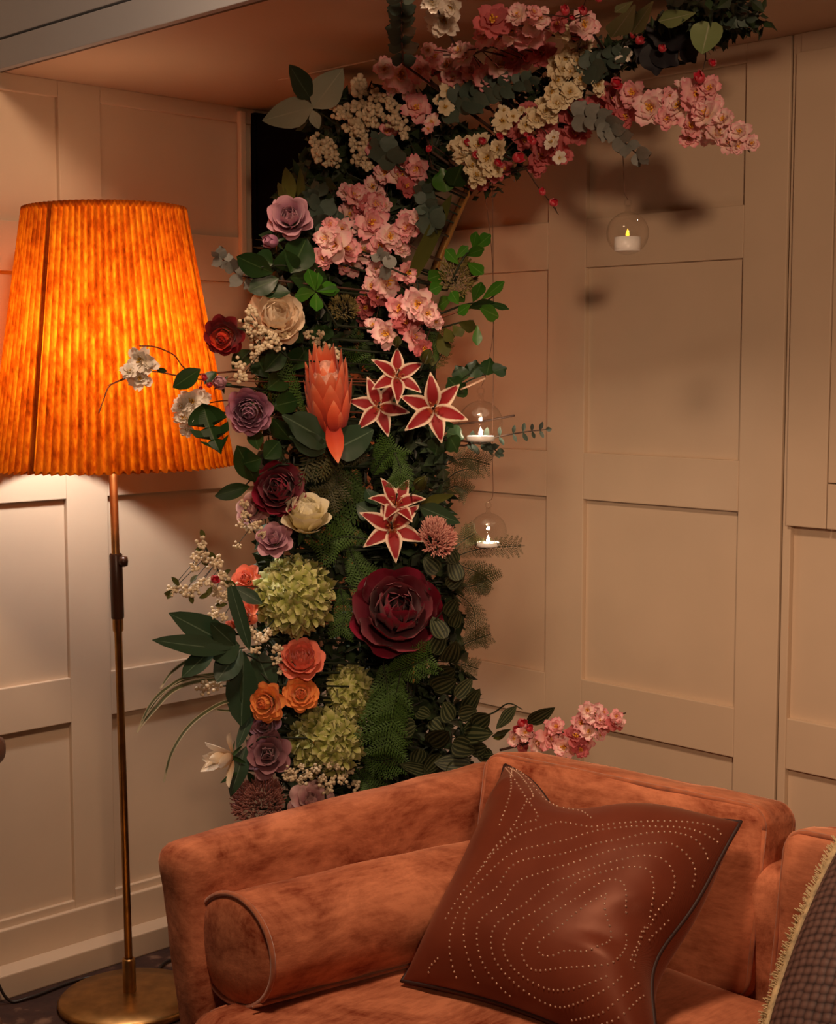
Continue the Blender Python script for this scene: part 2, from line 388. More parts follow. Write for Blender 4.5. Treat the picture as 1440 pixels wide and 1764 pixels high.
soft_box('base', (.80, 2.0, .20), .02, smat(.42, 1.14, .165), M_VELVET, sofa, 10, (0,0,0), .002, 2)
soft_box('back_frame', (.12, 2.0, .52), .04, smat(.77, 1.12, .325), M_VELVET, sofa, 14, (0,0,0), .003, 3)
for a in (.06, .74):
    for b_ in (.07, 2.05): tube('leg', [SL(a, b_, 0), SL(a, b_, .09)], [.016, .024], M_WOOD, sofa, 12)
# seat cushions (loose)
def piping(name, pts, parent, r=.0042, mat=None): return tube(name, pts, r, mat or M_PIPE, parent, 8)
OA = Vector((A0.x, A0.y, 0))
def sthing(name, label, cat, a, b, z, group=None, rot=0.0, tilt=0.0):
    M = Matrix.Translation(OA + SL(a, b, z)) @ basis((0,0,0), SA, -SB, EZ) @ Matrix.Rotation(rot, 4, 'Z') @ Matrix.Rotation(tilt, 4, 'Y')
    return thing(name, label, cat, M, group)
def seam_loop(hx, hy, z, r, n=6, dz=None):
    pts = []
    for cx, cy, a0 in ((hx-r, hy-r, 0), (-hx+r, hy-r, 90), (-hx+r, -hy+r, 180), (hx-r, -hy+r, 270)):
        for k in range(n+1):
            an = math.radians(a0+90*k/n); pts.append((cx+r*math.cos(an), cy+r*math.sin(an), z))
    pts.append(pts[0]); return pts
def seat(label, a, b, la, lb):
    t = sthing('seat_cushion', label, 'cushion', a, b, .325)
    soft_box('cushion_body', (la, lb, .13), .04, Matrix(), M_VELVET, t, 18, (0, 0, .012), .003, b*7)
    piping('piping', seam_loop(la/2-.012, lb/2-.012, .050, .05), t)
    piping('piping', seam_loop(la/2-.012, lb/2-.012, -.046, .05), t)
seat('wide rust velvet seat cushion under the bolster and the beaded cushion', .33, .585, .72, .90)
seat('rust velvet seat cushion at the right, mostly out of the picture', .33, 1.50, .72, .90)
# big boxed back cushions
def back(label, p0, p1, zt, hgt, seed, tilt=8):
    """p0,p1: top back corners on plan; the cushion hangs down from there"""
    d = (p1-p0); d.z = 0; ln = d.length; d.normalize(); nrm = Vector((d.y, -d.x, 0))   # towards the room
    if nrm.y > 0: nrm = -nrm
    up = (EZ*math.cos(math.radians(tilt)) - nrm*math.sin(math.radians(tilt))).normalized()
    fr = d.cross(up); 
    if fr.dot(nrm) < 0: fr = -fr
    th = .135
    c = (p0+p1)/2; c.z = zt; c = c - up*(hgt/2) + fr*(th/2)
    t = thing('back_cushion', label, 'cushion', basis(c, d, up, d.cross(up)))
    s = 1 if d.cross(up).dot(nrm) > 0 else -1
    soft_box('cushion_body', (ln, hgt, th), .030, Matrix(), M_VELVET, t, 24, (0.004, .006, .012), .0045, seed)
    piping('piping', seam_loop(ln/2-.004, hgt/2-.004, s*(th/2-.014), .034), t)
    piping('piping', seam_loop(ln/2-.004, hgt/2-.004, -s*(th/2-.014), .034), t)
    return t
bc1a, bc1b = PZ(902, 1290, .66), PZ(1380, 1400, .645)
back('long rust velvet back cushion behind the beaded brown cushion', bc1a, bc1b, .66, .32, 5, 10)
bd = (bc1b-bc1a); bd.z = 0; bd.normalize()
bf = Vector((bd.y, -bd.x, 0)); bf = bf if bf.y < 0 else -bf
q0 = bc1b + bd*.045 + bf*.03; back('rust velvet back cushion at the right picture edge', q0, q0 + bd*.75, .645, .31, 8, 10)
# bolster
bz = .385 + .088
bo = PZ(401, 1637, bz); bdir = Vector((math.sin(math.radians(56)), math.cos(math.radians(56)), 0))
BL, BR = .60, .090
bs = thing('bolster', 'round rust velvet bolster lying on the seat along the sofa arm', 'cushion', basis(bo, bdir, bdir.cross(EZ)*-1, EZ))
prof, nn = [], 40
vs, fs = [], []
rows = [(-.012, 0), (-.012, .3), (-.008, .7), (0.0, .93), (.006, 1.0)] + [(.006 + (BL-.012)*k/22, 1.0+.025*math.sin(math.pi*k/22)) for k in range(1, 23)] + [(BL, .94), (BL+.01, .6), (BL+.012, 0)]
for x, k in rows:
    for j in range(nn):
        an = 2*math.pi*j/nn; p = Vector((x, BR*k*math.cos(an), BR*k*math.sin(an)))
        if .9 < k: p += Vector((0, math.cos(an), math.sin(an)))*.0035*noise.noise(p*14)
        if p.z < -BR*.93: p.z = -BR*.93 + (p.z+BR*.93)*.2
        p.x -= .24*p.y*max(0, 1-x/.3)
        vs.append(p)
for i in range(len(rows)-1):
    for j in range(nn):
        a = i*nn+j; c = i*nn+(j+1) % nn; fs.append((a, c, c+nn, a+nn))
m = new_mesh('bolster_body', vs, fs, M_VELVET, True); fix_normals(m)
link('bolster_body', m, bs)
for x, sh in ((.002, .24), (BL-.004, 0)): piping('piping', [(x-sh*BR*math.cos(2*math.pi*k/40), BR*1.01*math.cos(2*math.pi*k/40), max(-.088, BR*1.01*math.sin(2*math.pi*k/40))) for k in range(41)], bs, .0045)
piping('seam', [(x*BL/12, -.066, -.0705) for x in range(13)], bs, .0026)

# ---------------------------------------------------------------- scatter cushion with beads
def satin():
    m, nt, b, L = mat_new('brown_satin')
    tc = nd(nt, 'ShaderNodeTexCoord'); n = nd(nt, 'ShaderNodeTexNoise'); n.inputs['Scale'].default_value = 7; n.inputs['Detail'].default_value = 4; L(tc.outputs['Object'], n.inputs['Vector'])
    r = ramp(nt, [(.3, (.12, .022, .011)), (.7, (.18, .040, .020))]); L(n.outputs[0], r.inputs[0]); L(r.outputs[0], b.inputs['Base Color'])
    b.inputs['Roughness'].default_value = .42; b.inputs['Specular Tint'].default_value = (1, .55, .40, 1); b.inputs['Specular IOR Level'].default_value = .5; b.inputs['Sheen Weight'].default_value = .2; b.inputs['Sheen Tint'].default_value = (1, .6, .45, 1); b.inputs['Sheen Roughness'].default_value = .4
    w = nd(nt, 'ShaderNodeTexWave'); w.inputs['Scale'].default_value = 260; L(tc.outputs['Object'], w.inputs['Vector'])
    bp = nd(nt, 'ShaderNodeBump'); bp.inputs['Strength'].default_value = .08; bp.inputs['Distance'].default_value = .002; L(w.outputs[0], bp.inputs['Height']); L(bp.outputs[0], b.inputs['Normal'])
    return m
def pillow_fn(half, thick, seed, creases=(), chop=0, conc=.10):
    def f(u, v, side):
        """u,v in -1..1; side +1 front, -1 back"""
        pin = 1 - .075*(1-u*u)*0 
        x = u*half*(1 - conc*(1-abs(v)**2.0)*abs(u)**3); y = v*half*(1 - conc*(1-abs(u)**2.0)*abs(v)**3)
        e = max(0, (1-u**4))*max(0, (1-v**4)); z = thick*e**.62
        if chop:
            y -= half*chop*math.exp(-((u+.22)/.42)**2)*max(0, (v+.5)/1.5)**3*(1-u*u)
            x -= half*.17*math.exp(-((v+.35)/.45)**2)*max(0, (u+.3)/1.3)**3*(1-v*v)
        p = Vector((x, y, z*side))
        if side > 0:
            z2 = p.z + e*(.004*noise.noise(Vector((u*1.7+seed, v*1.7, 0))) + .003*noise.noise(Vector((u*4+seed, v*4, 3))))
            for (cu, cv, du, dv, w, L_, dep) in creases:
                s = (u-cu)*du + (v-cv)*dv; q = -(u-cu)*dv + (v-cv)*du
                z2 += dep*math.exp(-(q/w)**2)*math.exp(-(s/L_)**2)*min(1, e*2)
            p.z = z2
        return p
    return f
def pillow(name, fn, mat, parent, n=44):
    vs, fs, uv = [], [], []
    for side in (1, -1):
        off = len(vs)
        for i in range(n+1):
            for j in range(n+1):
                u = math.sin(math.pi/2*(-1+2*j/n)); v = math.sin(math.pi/2*(-1+2*i/n))
                vs.append(fn(u, v, side)); uv.append(((u+1)/2, (v+1)/2))
        for i in range(n):
            for j in range(n):
                a = off+i*(n+1)+j
                q = (a, a+1, a+n+2, a+n+1); fs.append(q if side > 0 else tuple(reversed(q)))
    m = new_mesh(name, vs, fs, mat, True, uv)
    b = bmesh.new(); b.from_mesh(m); bmesh.ops.remove_doubles(b, verts=b.verts, dist=1e-5); b.to_mesh(m); b.free()
    return link(name, m, parent)
c_tl, c_r, c_bl = PZ(868, 1322, .645), PZ(1272, 1413, .625), PZ(694, 1690, .398)
c_tl = P(870, 1318, 2.70); c_r = P(1276, 1416, 2.40); c_bl = P(692, 1690, 2.385)
c_br = c_r + c_bl - c_tl
cen = (c_tl+c_r+c_bl+c_br)/4; ux = (c_r-c_tl + c_br-c_bl)/4; vy = (c_tl-c_bl + c_r-c_br)/4
nz_ = ux.cross(vy).normalized(); HALF = (ux.length+vy.length)/2
u_len = ux.length; v_raw = vy.copy(); ux.normalize(); vy = nz_.cross(ux)
cu = thing('scatter_cushion', 'brown satin scatter cushion with nested loops of tiny beads', 'cushion', basis(cen, ux, vy, nz_))
crs = [(.80, -.14, .9, .40, .05, .26, -.011), (.82, .02, .9, .3, .06, .20, .005), (.66, -.34, 1, .22, .06, .30, -.010), (.70, -.50, 1, .0, .06, .28, .006), (-.80, .60, .5, .85, .06, .25, .008)]
pf0 = pillow_fn(HALF, .098, 3.3, crs, .34)
_vx, _vy = v_raw.dot(ux)/HALF, v_raw.dot(vy)/HALF
def pf(u, v, side):
    p = pf0(u, v, side); return Vector((p.x*u_len/HALF + p.y*_vx, p.y*_vy, p.z))
pillow('cover', pf, satin(), cu)
M_DPIPE = plain('dark_piping', (.035, .012, .01), .6)
def edge_loop(fn, n=40):
    pts = []
    for k in range(n): pts.append(fn(-1+2*k/n, 1, 1))
    for k in range(n): pts.append(fn(1, 1-2*k/n, 1))
    for k in range(n): pts.append(fn(1-2*k/n, -1, 1))
    for k in range(n+1): pts.append(fn(-1, -1+2*k/n, 1))
    return pts
tube('piping', edge_loop(pf), .0036, M_DPIPE, cu, 8)
# beads: loops drawn in the cushion's own (u,v), -1..1
def cpx(u, v):
    d = cu.matrix_basis @ pf(u, v, 1) - Vector((0, 0, H)); fw = d.y*math.cos(TH) - d.z*math.sin(TH); up = d.y*math.sin(TH) + d.z*math.cos(TH)
    return Vector((720 + F_PX*d.x/fw, 882 - F_PX*up/fw))
def invq(px, py):
    """where on the cushion front the photo shows this bead (Newton steps)"""
    u = v = 0.0; e = .02; lim = lambda a: max(-.99, min(.99, a))
    for _ in range(14):
        p = cpx(u, v); ju = (cpx(u+e, v)-p)/e; jv = (cpx(u, v+e)-p)/e; r = Vector((px, py))-p; dt = ju.x*jv.y-ju.y*jv.x
        if abs(dt) < 1e-6: break
        u = lim(u + .8*(r.x*jv.y-r.y*jv.x)/dt); v = lim(v + .8*(ju.x*r.y-ju.y*r.x)/dt)
    return u, v
LOOPS = [
 [(690,550),(640,575),(580,620),(520,670),(470,710),(475,745),(510,752),(560,735),(630,735),(690,710),(705,670),(690,620),(685,575),(690,550)],
 [(755,610),(755,550),(740,510),(690,505),(630,540),(560,585),(500,625),(440,680),(415,730),(430,780),(470,800),(560,790),(640,785),(715,770),(750,730),(755,680)],
 [(770,765),(800,690),(840,580),(843,510),(825,470),(760,462),(690,475),(610,500),(540,550),(470,600),(390,650),(355,710),(370,770),(420,820),(500,860),(570,860),(640,840),(700,815)],
 [(780,790),(835,650),(900,560),(912,490),(880,440),(830,425),(750,435),(660,460),(580,490),(500,520),(420,585),(340,640),(315,690),(325,760),(380,830),(460,890),(540,920),(610,900),(690,860),(740,820)],
 [(830,700),(930,600),(980,490),(960,430),(900,385),(840,385),(740,400),(650,425),(560,455),(480,480),(400,510),(350,580),(280,635),(268,700),(290,780),(350,860),(420,910),(490,950),(560,965),(640,950),(700,920),(800,840)],
 [(870,690),(960,600),(1025,470),(990,380),(920,350),(830,350),(740,370),(640,390),(540,420),(440,435),(380,460),(330,530),(240,600),(225,680),(240,760),(280,850),(350,920),(420,970),(500,1010),(600,1010),(720,960),(820,880)],
 [(1000,560),(1070,420),(1020,360),(950,335),(860,330),(760,330),(650,345),(570,370),(480,390),(400,410),(350,440),(290,500),(215,590),(180,690),(190,790),(230,880),(300,960)],
 [(1090,400),(1050,335),(985,318),(900,312),(800,314),(700,322),(640,330),(545,315),(500,325),(440,345),(380,370),(320,420),(240,520),(160,640)],
 [(640,300),(560,270),(500,240),(460,280),(420,320),(360,365),(300,430)],
 [(500,200),(445,160),(447,215),(425,255),(385,330),(330,395),(270,480)],
 [(385,140),(380,200),(365,260),(340,330)],
 [(140,760),(110,800),(140,840),(180,830),(200,870),(160,880),(110,850)],
]
SPH = None
def bead_vf(c, r, n=6):
    vs, fs = [], []
    for i, (k, z) in enumerate(((1, -.2), (.8, .5), (.35, .92))):
        for j in range(n): vs.append(c + Vector((r*k*math.cos(2*math.pi*j/n), r*k*math.sin(2*math.pi*j/n), r*z)))
    for i in range(2):
        for j in range(n): fs.append((i*n+j, i*n+(j+1) % n, (i+1)*n+(j+1) % n, (i+1)*n+j))
    fs.append(tuple(range(2*n, 3*n))); return vs, fs
vs, fs = [], []
for lp in LOOPS:
    uvp = [Vector((*invq(680+x/1.895, 1250+y/1.895), 0)) for x, y in lp]
    cp = curve_pts(uvp, 24); acc = 0; prev = None
    for q in cp:
        p = pf(max(-.97, min(.97, q.x)), max(-.97, min(.97, q.y)), 1)
        if prev is not None: acc += (p-prev).length
        if (prev is None or acc >= .0082) and abs(q.x) < .97 and abs(q.y) < .97:
            v, f = bead_vf(p, .0021); k = len(vs); vs += v; fs += [tuple(a+k for a in g) for g in f]; acc = 0
        prev = p
M_BEAD = plain('copper_beads', (.62, .40, .30), .25, .55)
bd_ = link('beading', new_mesh('beading', vs, fs, M_BEAD, True), cu); bd_['kind'] = 'stuff'
# ---------------------------------------------------------------- woven cushion with fringe at the right edge
def woven():
    m, nt, b, L = mat_new('woven_scales')
    tc = nd(nt, 'ShaderNodeTexCoord'); mp = nd(nt, 'ShaderNodeMapping'); mp.inputs['Scale'].default_value = (34, 34, 34); L(tc.outputs['UV'], mp.inputs[0])
    br = nd(nt, 'ShaderNodeTexVoronoi'); br.inputs['Scale'].default_value = 1.0; br.inputs['Randomness'].default_value = .25; L(mp.outputs[0], br.inputs['Vector'])
    r = ramp(nt, [(.2, (.16, .085, .07)), (.45, (.10, .05, .042)), (.65, (.03, .013, .012))]); L(br.outputs['Distance'], r.inputs[0]); L(r.outputs[0], b.inputs['Base Color'])
    b.inputs['Roughness'].default_value = .6
    bp = nd(nt, 'ShaderNodeBump'); bp.inputs['Strength'].default_value = .6; bp.inputs['Distance'].default_value = -.004; L(br.outputs['Distance'], bp.inputs['Height']); L(bp.outputs[0], b.inputs['Normal'])
    return m
w_tl = P(1462, 1440, 2.06); w_bl = P(1308, 1850, 1.86)
wv = (w_tl-w_bl); hw = wv.length/2*1.08; wv.normalize()
wx = Vector((.80, -.60, .08)); wx = (wx - wv*wx.dot(wv)).normalized(); wn = wx.cross(wv)
wc = (w_tl+w_bl)/2 + wx*hw
cw = thing('scatter_cushion', 'dark woven scatter cushion with a gold fringed edge at the right border', 'cushion', basis(wc, wx, wv, wn))
pf2 = pillow_fn(hw, .085, 9.1, (), 0, -.07)
pillow('cover', pf2, woven(), cw, 30)
lp = edge_loop(pf2, 60); tube('gold_cord', lp, .011, plain('gold_cord', (.50, .37, .20), .7, noise_amt=.4, scale=80), cw, 8)
vs, fs = [], []
random.seed(3)
for k in range(len(lp)-1):
    for s in range(26):
        p = lp[k].lerp(lp[k+1], random.random()); d = Vector((p.x, p.y, 0)).normalized()
        e = p + d*(.009+.005*random.random()) + Vector((random.uniform(-.005, .005), random.uniform(-.005, .005), random.uniform(-.013, .013)))
        v, f = tube_vf([p, e], [.0014, .0010], 3); o_ = len(vs); vs += v; fs += [tuple(a+o_ for a in g) for g in f]
fr = link('fringe', new_mesh('fringe', vs, fs, plain('gold_fringe', (.58, .44, .25), .8)), cw); fr['kind'] = 'stuff'
# ================================================================ FLOWER ARCH: materials
def petal_mat(name, stops, edge=None, rough=.6, transl=.22, vary=.12, edge_w=(.62, .80), sheen=.15, stripes=None, mid=None):
    """colour runs along the petal (UV v); optional rim colour at the sides, stripes or midrib"""
    m, nt, b, L = mat_new(name)
    uv = nd(nt, 'ShaderNodeUVMap'); sp = nd(nt, 'ShaderNodeSeparateXYZ'); L(uv.outputs[0], sp.inputs[0])
    r = ramp(nt, stops); L(sp.outputs[1], r.inputs[0]); col = r.outputs[0]
    au = nd(nt, 'ShaderNodeMath', operation='MULTIPLY_ADD'); L(sp.outputs[0], au.inputs[0]); au.inputs[1].default_value = 2; au.inputs[2].default_value = -1
    ab = nd(nt, 'ShaderNodeMath', operation='ABSOLUTE'); L(au.outputs[0], ab.inputs[0])
    def mixc(fac, c):
        nonlocal col
        mx = nd(nt, 'ShaderNodeMix', data_type='RGBA'); L(fac, mx.inputs[0]); L(col, mx.inputs[6]); mx.inputs[7].default_value = c4(c); col = mx.outputs[2]
    if edge:
        v4 = nd(nt, 'ShaderNodeMath', operation='POWER'); L(sp.outputs[1], v4.inputs[0]); v4.inputs[1].default_value = 5
        mxm = nd(nt, 'ShaderNodeMath', operation='MAXIMUM'); L(ab.outputs[0], mxm.inputs[0]); L(v4.outputs[0], mxm.inputs[1])
        s = nd(nt, 'ShaderNodeMapRange', interpolation_type='SMOOTHSTEP'); s.inputs[1].default_value, s.inputs[2].default_value = edge_w; L(mxm.outputs[0], s.inputs[0])
        mixc(s.outputs[0], edge)
    if stripes:
        c, fq = stripes
        mu = nd(nt, 'ShaderNodeMath', operation='MULTIPLY_ADD'); L(ab.outputs[0], mu.inputs[0]); mu.inputs[1].default_value = fq; mu.inputs[2].default_value = .6
        si = nd(nt, 'ShaderNodeMath', operation='SINE'); L(mu.outputs[0], si.inputs[0])
        s = nd(nt, 'ShaderNodeMapRange', interpolation_type='SMOOTHSTEP'); s.inputs[1].default_value, s.inputs[2].default_value = (.1, .8); L(si.outputs[0], s.inputs[0]); mixc(s.outputs[0], c)
    if mid:
        s = nd(nt, 'ShaderNodeMapRange', interpolation_type='SMOOTHSTEP'); s.inputs[1].default_value, s.inputs[2].default_value = (.07, .02); L(ab.outputs[0], s.inputs[0]); mixc(s.outputs[0], mid)
    if vary:
        oi = nd(nt, 'ShaderNodeObjectInfo'); tc = nd(nt, 'ShaderNodeTexCoord'); n = nd(nt, 'ShaderNodeTexNoise'); n.inputs['Scale'].default_value = 3.5; n.inputs['Detail'].default_value = 4; L(tc.outputs['Object'], n.inputs['Vector'])
        a1 = nd(nt, 'ShaderNodeMath', operation='ADD'); L(oi.outputs['Random'], a1.inputs[0]); L(n.outputs[0], a1.inputs[1])
        a2 = nd(nt, 'ShaderNodeMath', operation='MULTIPLY_ADD'); L(a1.outputs[0], a2.inputs[0]); a2.inputs[1].default_value = vary; a2.inputs[2].default_value = 1-vary
        hs = nd(nt, 'ShaderNodeHueSaturation'); L(a2.outputs[0], hs.inputs['Value']); L(col, hs.inputs['Color']); col = hs.outputs[0]
    L(col, b.inputs['Base Color']); b.inputs['Roughness'].default_value = rough; b.inputs['Sheen Weight'].default_value = sheen
    b.inputs['Specular IOR Level'].default_value = .35
    if transl:
        t = nd(nt, 'ShaderNodeBsdfTranslucent'); L(col, t.inputs[0]); mx = nd(nt, 'ShaderNodeMixShader'); mx.inputs[0].default_value = transl
        L(b.outputs[0], mx.inputs[1]); L(t.outputs[0], mx.inputs[2]); L(mx.outputs[0], nt.nodes['Material Output'].inputs[0])
    return m
PM = dict(
 pink=petal_mat('pink_blossom', [(0, (.80, .12, .10)), (.22, (.92, .50, .46)), (.6, (.90, .55, .53)), (1, (.80, .26, .32))], vary=.22),
 palepink=petal_mat('pale_pink_blossom', [(0, (.85, .22, .15)), (.18, (.93, .72, .55)), (.6, (.94, .72, .68)), (1, (.88, .42, .46))], vary=.2),
 rosy=petal_mat('deep_shaded_pink_blossom', [(0, (.65, .07, .07)), (.3, (.72, .22, .22)), (1, (.60, .15, .17))], vary=.22, transl=.35),  # deeper pink; on blooms set back, shade is put into the colour
 white=petal_mat('white_blossom', [(0, (.75, .62, .35)), (.3, (.85, .78, .66)), (1, (.90, .84, .76))]),
 cream=petal_mat('cream_blossom', [(0, (.60, .45, .15)), (.3, (.80, .68, .44)), (1, (.85, .76, .54))]),
 red=petal_mat('red_bud', [(0, (.55, .01, .03)), (.7, (.75, .02, .06)), (1, (.85, .25, .30))]),
 lilac=petal_mat('lilac_rose', [(0, (.30, .10, .16)), (.5, (.50, .24, .33)), (1, (.66, .38, .45))]),
 mauve=petal_mat('dusky_mauve', [(0, (.14, .04, .06)), (.6, (.27, .11, .14)), (1, (.42, .21, .24))]),
 purple=petal_mat('purple_garden_rose', [(0, (.22, .05, .12)), (.6, (.36, .13, .24)), (1, (.52, .26, .37))]),
 palerose=petal_mat('pale_pink_rose', [(0, (.45, .15, .18)), (.6, (.66, .36, .38)), (1, (.80, .56, .54))]),
 orange=petal_mat('orange_rose', [(0, (.95, .55, .10)), (.5, (.95, .46, .12)), (.85, (.95, .38, .10)), (1, (.90, .26, .08))]),
 coral=petal_mat('coral_rose', [(0, (.95, .38, .12)), (.6, (.90, .27, .15)), (1, (.88, .26, .18))]),
 redrose=petal_mat('dark_red_ranunculus', [(0, (.5, .02, .01)), (.6, (.20, .004, .008)), (1, (.24, .006, .012))], transl=.1),
 redcore=petal_mat('orange_red_core', [(0, (.7, .06, .01)), (.6, (.75, .08, .015)), (1, (.55, .02, .01))]),
 burg=petal_mat('burgundy_peony', [(0, (.03, .001, .006)), (.5, (.13, .002, .016)), (1, (.32, .004, .038))], transl=.15, vary=.3),
 ivory=petal_mat('ivory_rose', [(0, (.55, .42, .08)), (.4, (.84, .74, .40)), (1, (.92, .87, .68))]),
 blush=petal_mat('blush_cream', [(0, (.75, .38, .20)), (.4, (.85, .66, .46)), (1, (.90, .78, .60))]),
 lily=petal_mat('stargazer_lily', [(0, (.50, .14, .03)), (.18, (.30, .012, .012)), (.8, (.30, .008, .014))], edge=(.86, .68, .52), vary=.1, edge_w=(.55, .80)),
 protea=petal_mat('protea_bract', [(0, (.36, .02, .015)), (.45, (.66, .075, .025)), (.8, (.78, .15, .06)), (1, (.80, .30, .16))], vary=.4),
 hyd=petal_mat('green_hydrangea', [(0, (.10, .13, .015)), (.5, (.36, .39, .09)), (1, (.64, .61, .29))], vary=.38),
 magn=petal_mat('cream_magnolia', [(0, (.60, .34, .15)), (.5, (.85, .70, .50)), (1, (.90, .82, .68))]))
LM = dict(
 green=petal_mat('bright_green_leaf', [(0, (.05, .16, .012)), (1, (.03, .13, .010))], rough=.35, transl=.15, sheen=0, mid=(.10, .22, .04)),
 deep=petal_mat('deep_green_leaf', [(0, (.016, .045, .010)), (1, (.010, .034, .008))], rough=.38, transl=.08, sheen=0, mid=(.04, .08, .025)),
 blue=petal_mat('blue_green_leaf', [(0, (.026, .055, .028)), (1, (.018, .045, .020))], rough=.45, transl=.08, sheen=0, mid=(.08, .13, .08)),
 silver=petal_mat('silver_leaf', [(0, (.34, .37, .28)), (1, (.22, .26, .19))], rough=.6, transl=.1, sheen=0, mid=(.34, .36, .27)),
 sage=petal_mat('sage_leaf', [(0, (.20, .25, .10)), (1, (.17, .23, .09))], rough=.55, transl=.15, sheen=0, mid=(.34, .36, .22)),
 euc=petal_mat('eucalyptus_leaf', [(0, (.055, .085, .065)), (1, (.075, .11, .085))], rough=.55, transl=.08, sheen=0, vary=.3),
 eucpale=petal_mat('pale_eucalyptus_leaf', [(0, (.17, .18, .16)), (1, (.22, .22, .20))], rough=.55, transl=.08, sheen=0, vary=.3),
 olive=petal_mat('olive_leaf', [(0, (.07, .075, .012)), (1, (.05, .055, .010))], rough=.5, transl=.12, sheen=0, vary=.3),
 stripe=petal_mat('striped_leaf', [(0, (.012, .020, .006)), (1, (.012, .020, .006))], rough=.6, transl=.05, sheen=0, stripes=((.075, .085, .036), 17)),
 fern=petal_mat('fern_green', [(0, (.04, .095, .014)), (1, (.065, .14, .02))], rough=.6, transl=.2, sheen=0, vary=.3),
 fernol=petal_mat('fern_olive', [(0, (.035, .036, .008)), (1, (.055, .052, .012))], rough=.6, transl=.12, sheen=0, vary=.3),
 grass=petal_mat('variegated_grass', [(0, (.10, .12, .05)), (1, (.06, .07, .03))], rough=.5, transl=.1, sheen=0, edge=(.42, .38, .26), edge_w=(.55, .7)),
 black=petal_mat('near_black_leaf', [(0, (.006, .006, .008)), (1, (.008, .006, .010))], rough=.6, transl=0, sheen=0, vary=0))
M_STEM = plain('green_stem', (.012, .020, .007), .7)
M_TWIG = plain('brown_twig', (.055, .024, .014), .7, noise_amt=.3, scale=60)
M_TWIGR = plain('red_brown_twig', (.16, .045, .02), .6)
M_PALETWIG = plain('pale_twig', (.55, .35, .24), .6)
M_YEL = plain('yellow_stamens', (.80, .42, .04), .6)
M_YELC = plain('ochre_centre', (.55, .30, .03), .6)
M_FLUFFP = petal_mat('pink_plume', [(0, (.50, .05, .06)), (1, (.92, .52, .42))], vary=.25)
M_FLUFFB = petal_mat('dusky_plume', [(0, (.20, .05, .04)), (1, (.46, .19, .15))], vary=.25)
M_FLUFFO = petal_mat('olive_plume', [(0, (.10, .08, .02)), (1, (.28, .22, .06))], vary=.25)
M_CRUMB = petal_mat('cream_spray', [(0, (.55, .42, .22)), (1, (.86, .74, .54))], vary=.15)

# ---------------------------------------------------------------- petals and leaves
def interp(a, t):
    x = t*(len(a)-1); i = min(int(x), len(a)-2); return a[i] + (a[i+1]-a[i])*(x-i)
PET = {   # profile, width, cup, curl, belly, ruffle, round tip, notch, nu, nv
 'rose':   ([.30, .66, .90, 1, 1, .92, .74], .98, .42, .20, .12, .03, .25, 0, 5, 6),
 'inner':  ([.35, .70, .92, 1, 1, .94, .78], .90, .75, .05, .16, .02, .22, 0, 5, 6),
 'cherry': ([.22, .50, .80, .98, 1, .90, .62], .80, .34, .14, .06, .085, .22, .14, 4, 6),
 'peony':  ([.30, .62, .86, 1, 1, .94, .72], 1.0, .45, .06, .24, .035, .25, 0, 6, 6),
 'lily':   ([.38, .74, .98, 1, .84, .50, .06], .50, .22, .34, -.04, .02, .0, 0, 4, 8),
 'bract':  ([.60, .90, 1, .95, .76, .44, .05], .34, .45, .06, .12, 0, .0, 0, 3, 6),
 'bud':    ([.40, .85, 1, .96, .80, .55, .20], .62, .80, -.12, .20, 0, .1, 0, 4, 6),
 'hyd':    ([.30, .72, 1, .96, .70, .12], .78, -.30, .16, .05, .10, .0, 0, 2, 3),
 'magn':   ([.35, .75, .98, 1, .86, .58, .10], .46, .5, .10, .12, .01, .05, 0, 4, 6)}
LEAF = {  # profile, fold, curl, round tip, wave, nu, nv
 'oval':  ([.05, .50, .86, 1, .92, .66, .04], .25, .06, 0, .02, 4, 7),
 'round': ([.25, .80, 1, 1, .92, .70, .30], .12, .05, .16, .03, 4, 6),
 'lance': ([.06, .50, .88, 1, .90, .70, .44, .02], .28, .10, 0, .02, 4, 8),
 'heart': ([.42, .95, 1, .93, .78, .52, .03], .22, .10, 0, .02, 4, 7),
 'obov':  ([.08, .34, .62, .86, 1, .92, .40], .18, .06, .10, .02, 4, 7),
 'blade': ([.55, .85, 1, 1, .95, .85, .62, .05], .25, .0, 0, 0, 2, 10),
 'lobed': ([.10, .55, .95, .62, .98, .60, .85, .50, .70, .02], .22, .08, 0, .03, 4, 9)}
_mc = {}
def petal_mesh(kind, mat, var=0):
    k = ('p', kind, mat.name, var)
    if k in _mc: return _mc[k]
    pr, W_, cup, curl, belly, ruf, tr_, notch, nu, nv = PET[kind]
    rnd = random.Random(sum(map(ord, kind)) % 97 + var*13 + 5); ph = rnd.uniform(0, 6.28); kk = rnd.uniform(.8, 1.2)
    vs, uv, fs = [], [], []
    for i in range(nv+1):
        v = i/nv; w = W_*.5*interp(pr, v)
        for j in range(nu+1):
            u = -1+2*j/nu
            y = -cup*w*u*u*(.5+.5*v)*kk + belly*4*v*(1-v)*.5 + curl*v**3*kk + ruf*math.sin(4.3*u+ph+2*v)*v*v
            z = v - tr_*W_*.5*u*u*v**3 - notch*max(0, 1-abs(u)*2.2)*v**5
            vs.append((u*w, y, z)); uv.append(((u+1)/2, v))
    for i in range(nv):
        for j in range(nu):
            a = i*(nu+1)+j; fs.append((a, a+1, a+nu+2, a+nu+1))
    m = new_mesh('petal', vs, fs, mat, True, uv); _mc[k] = m; return m
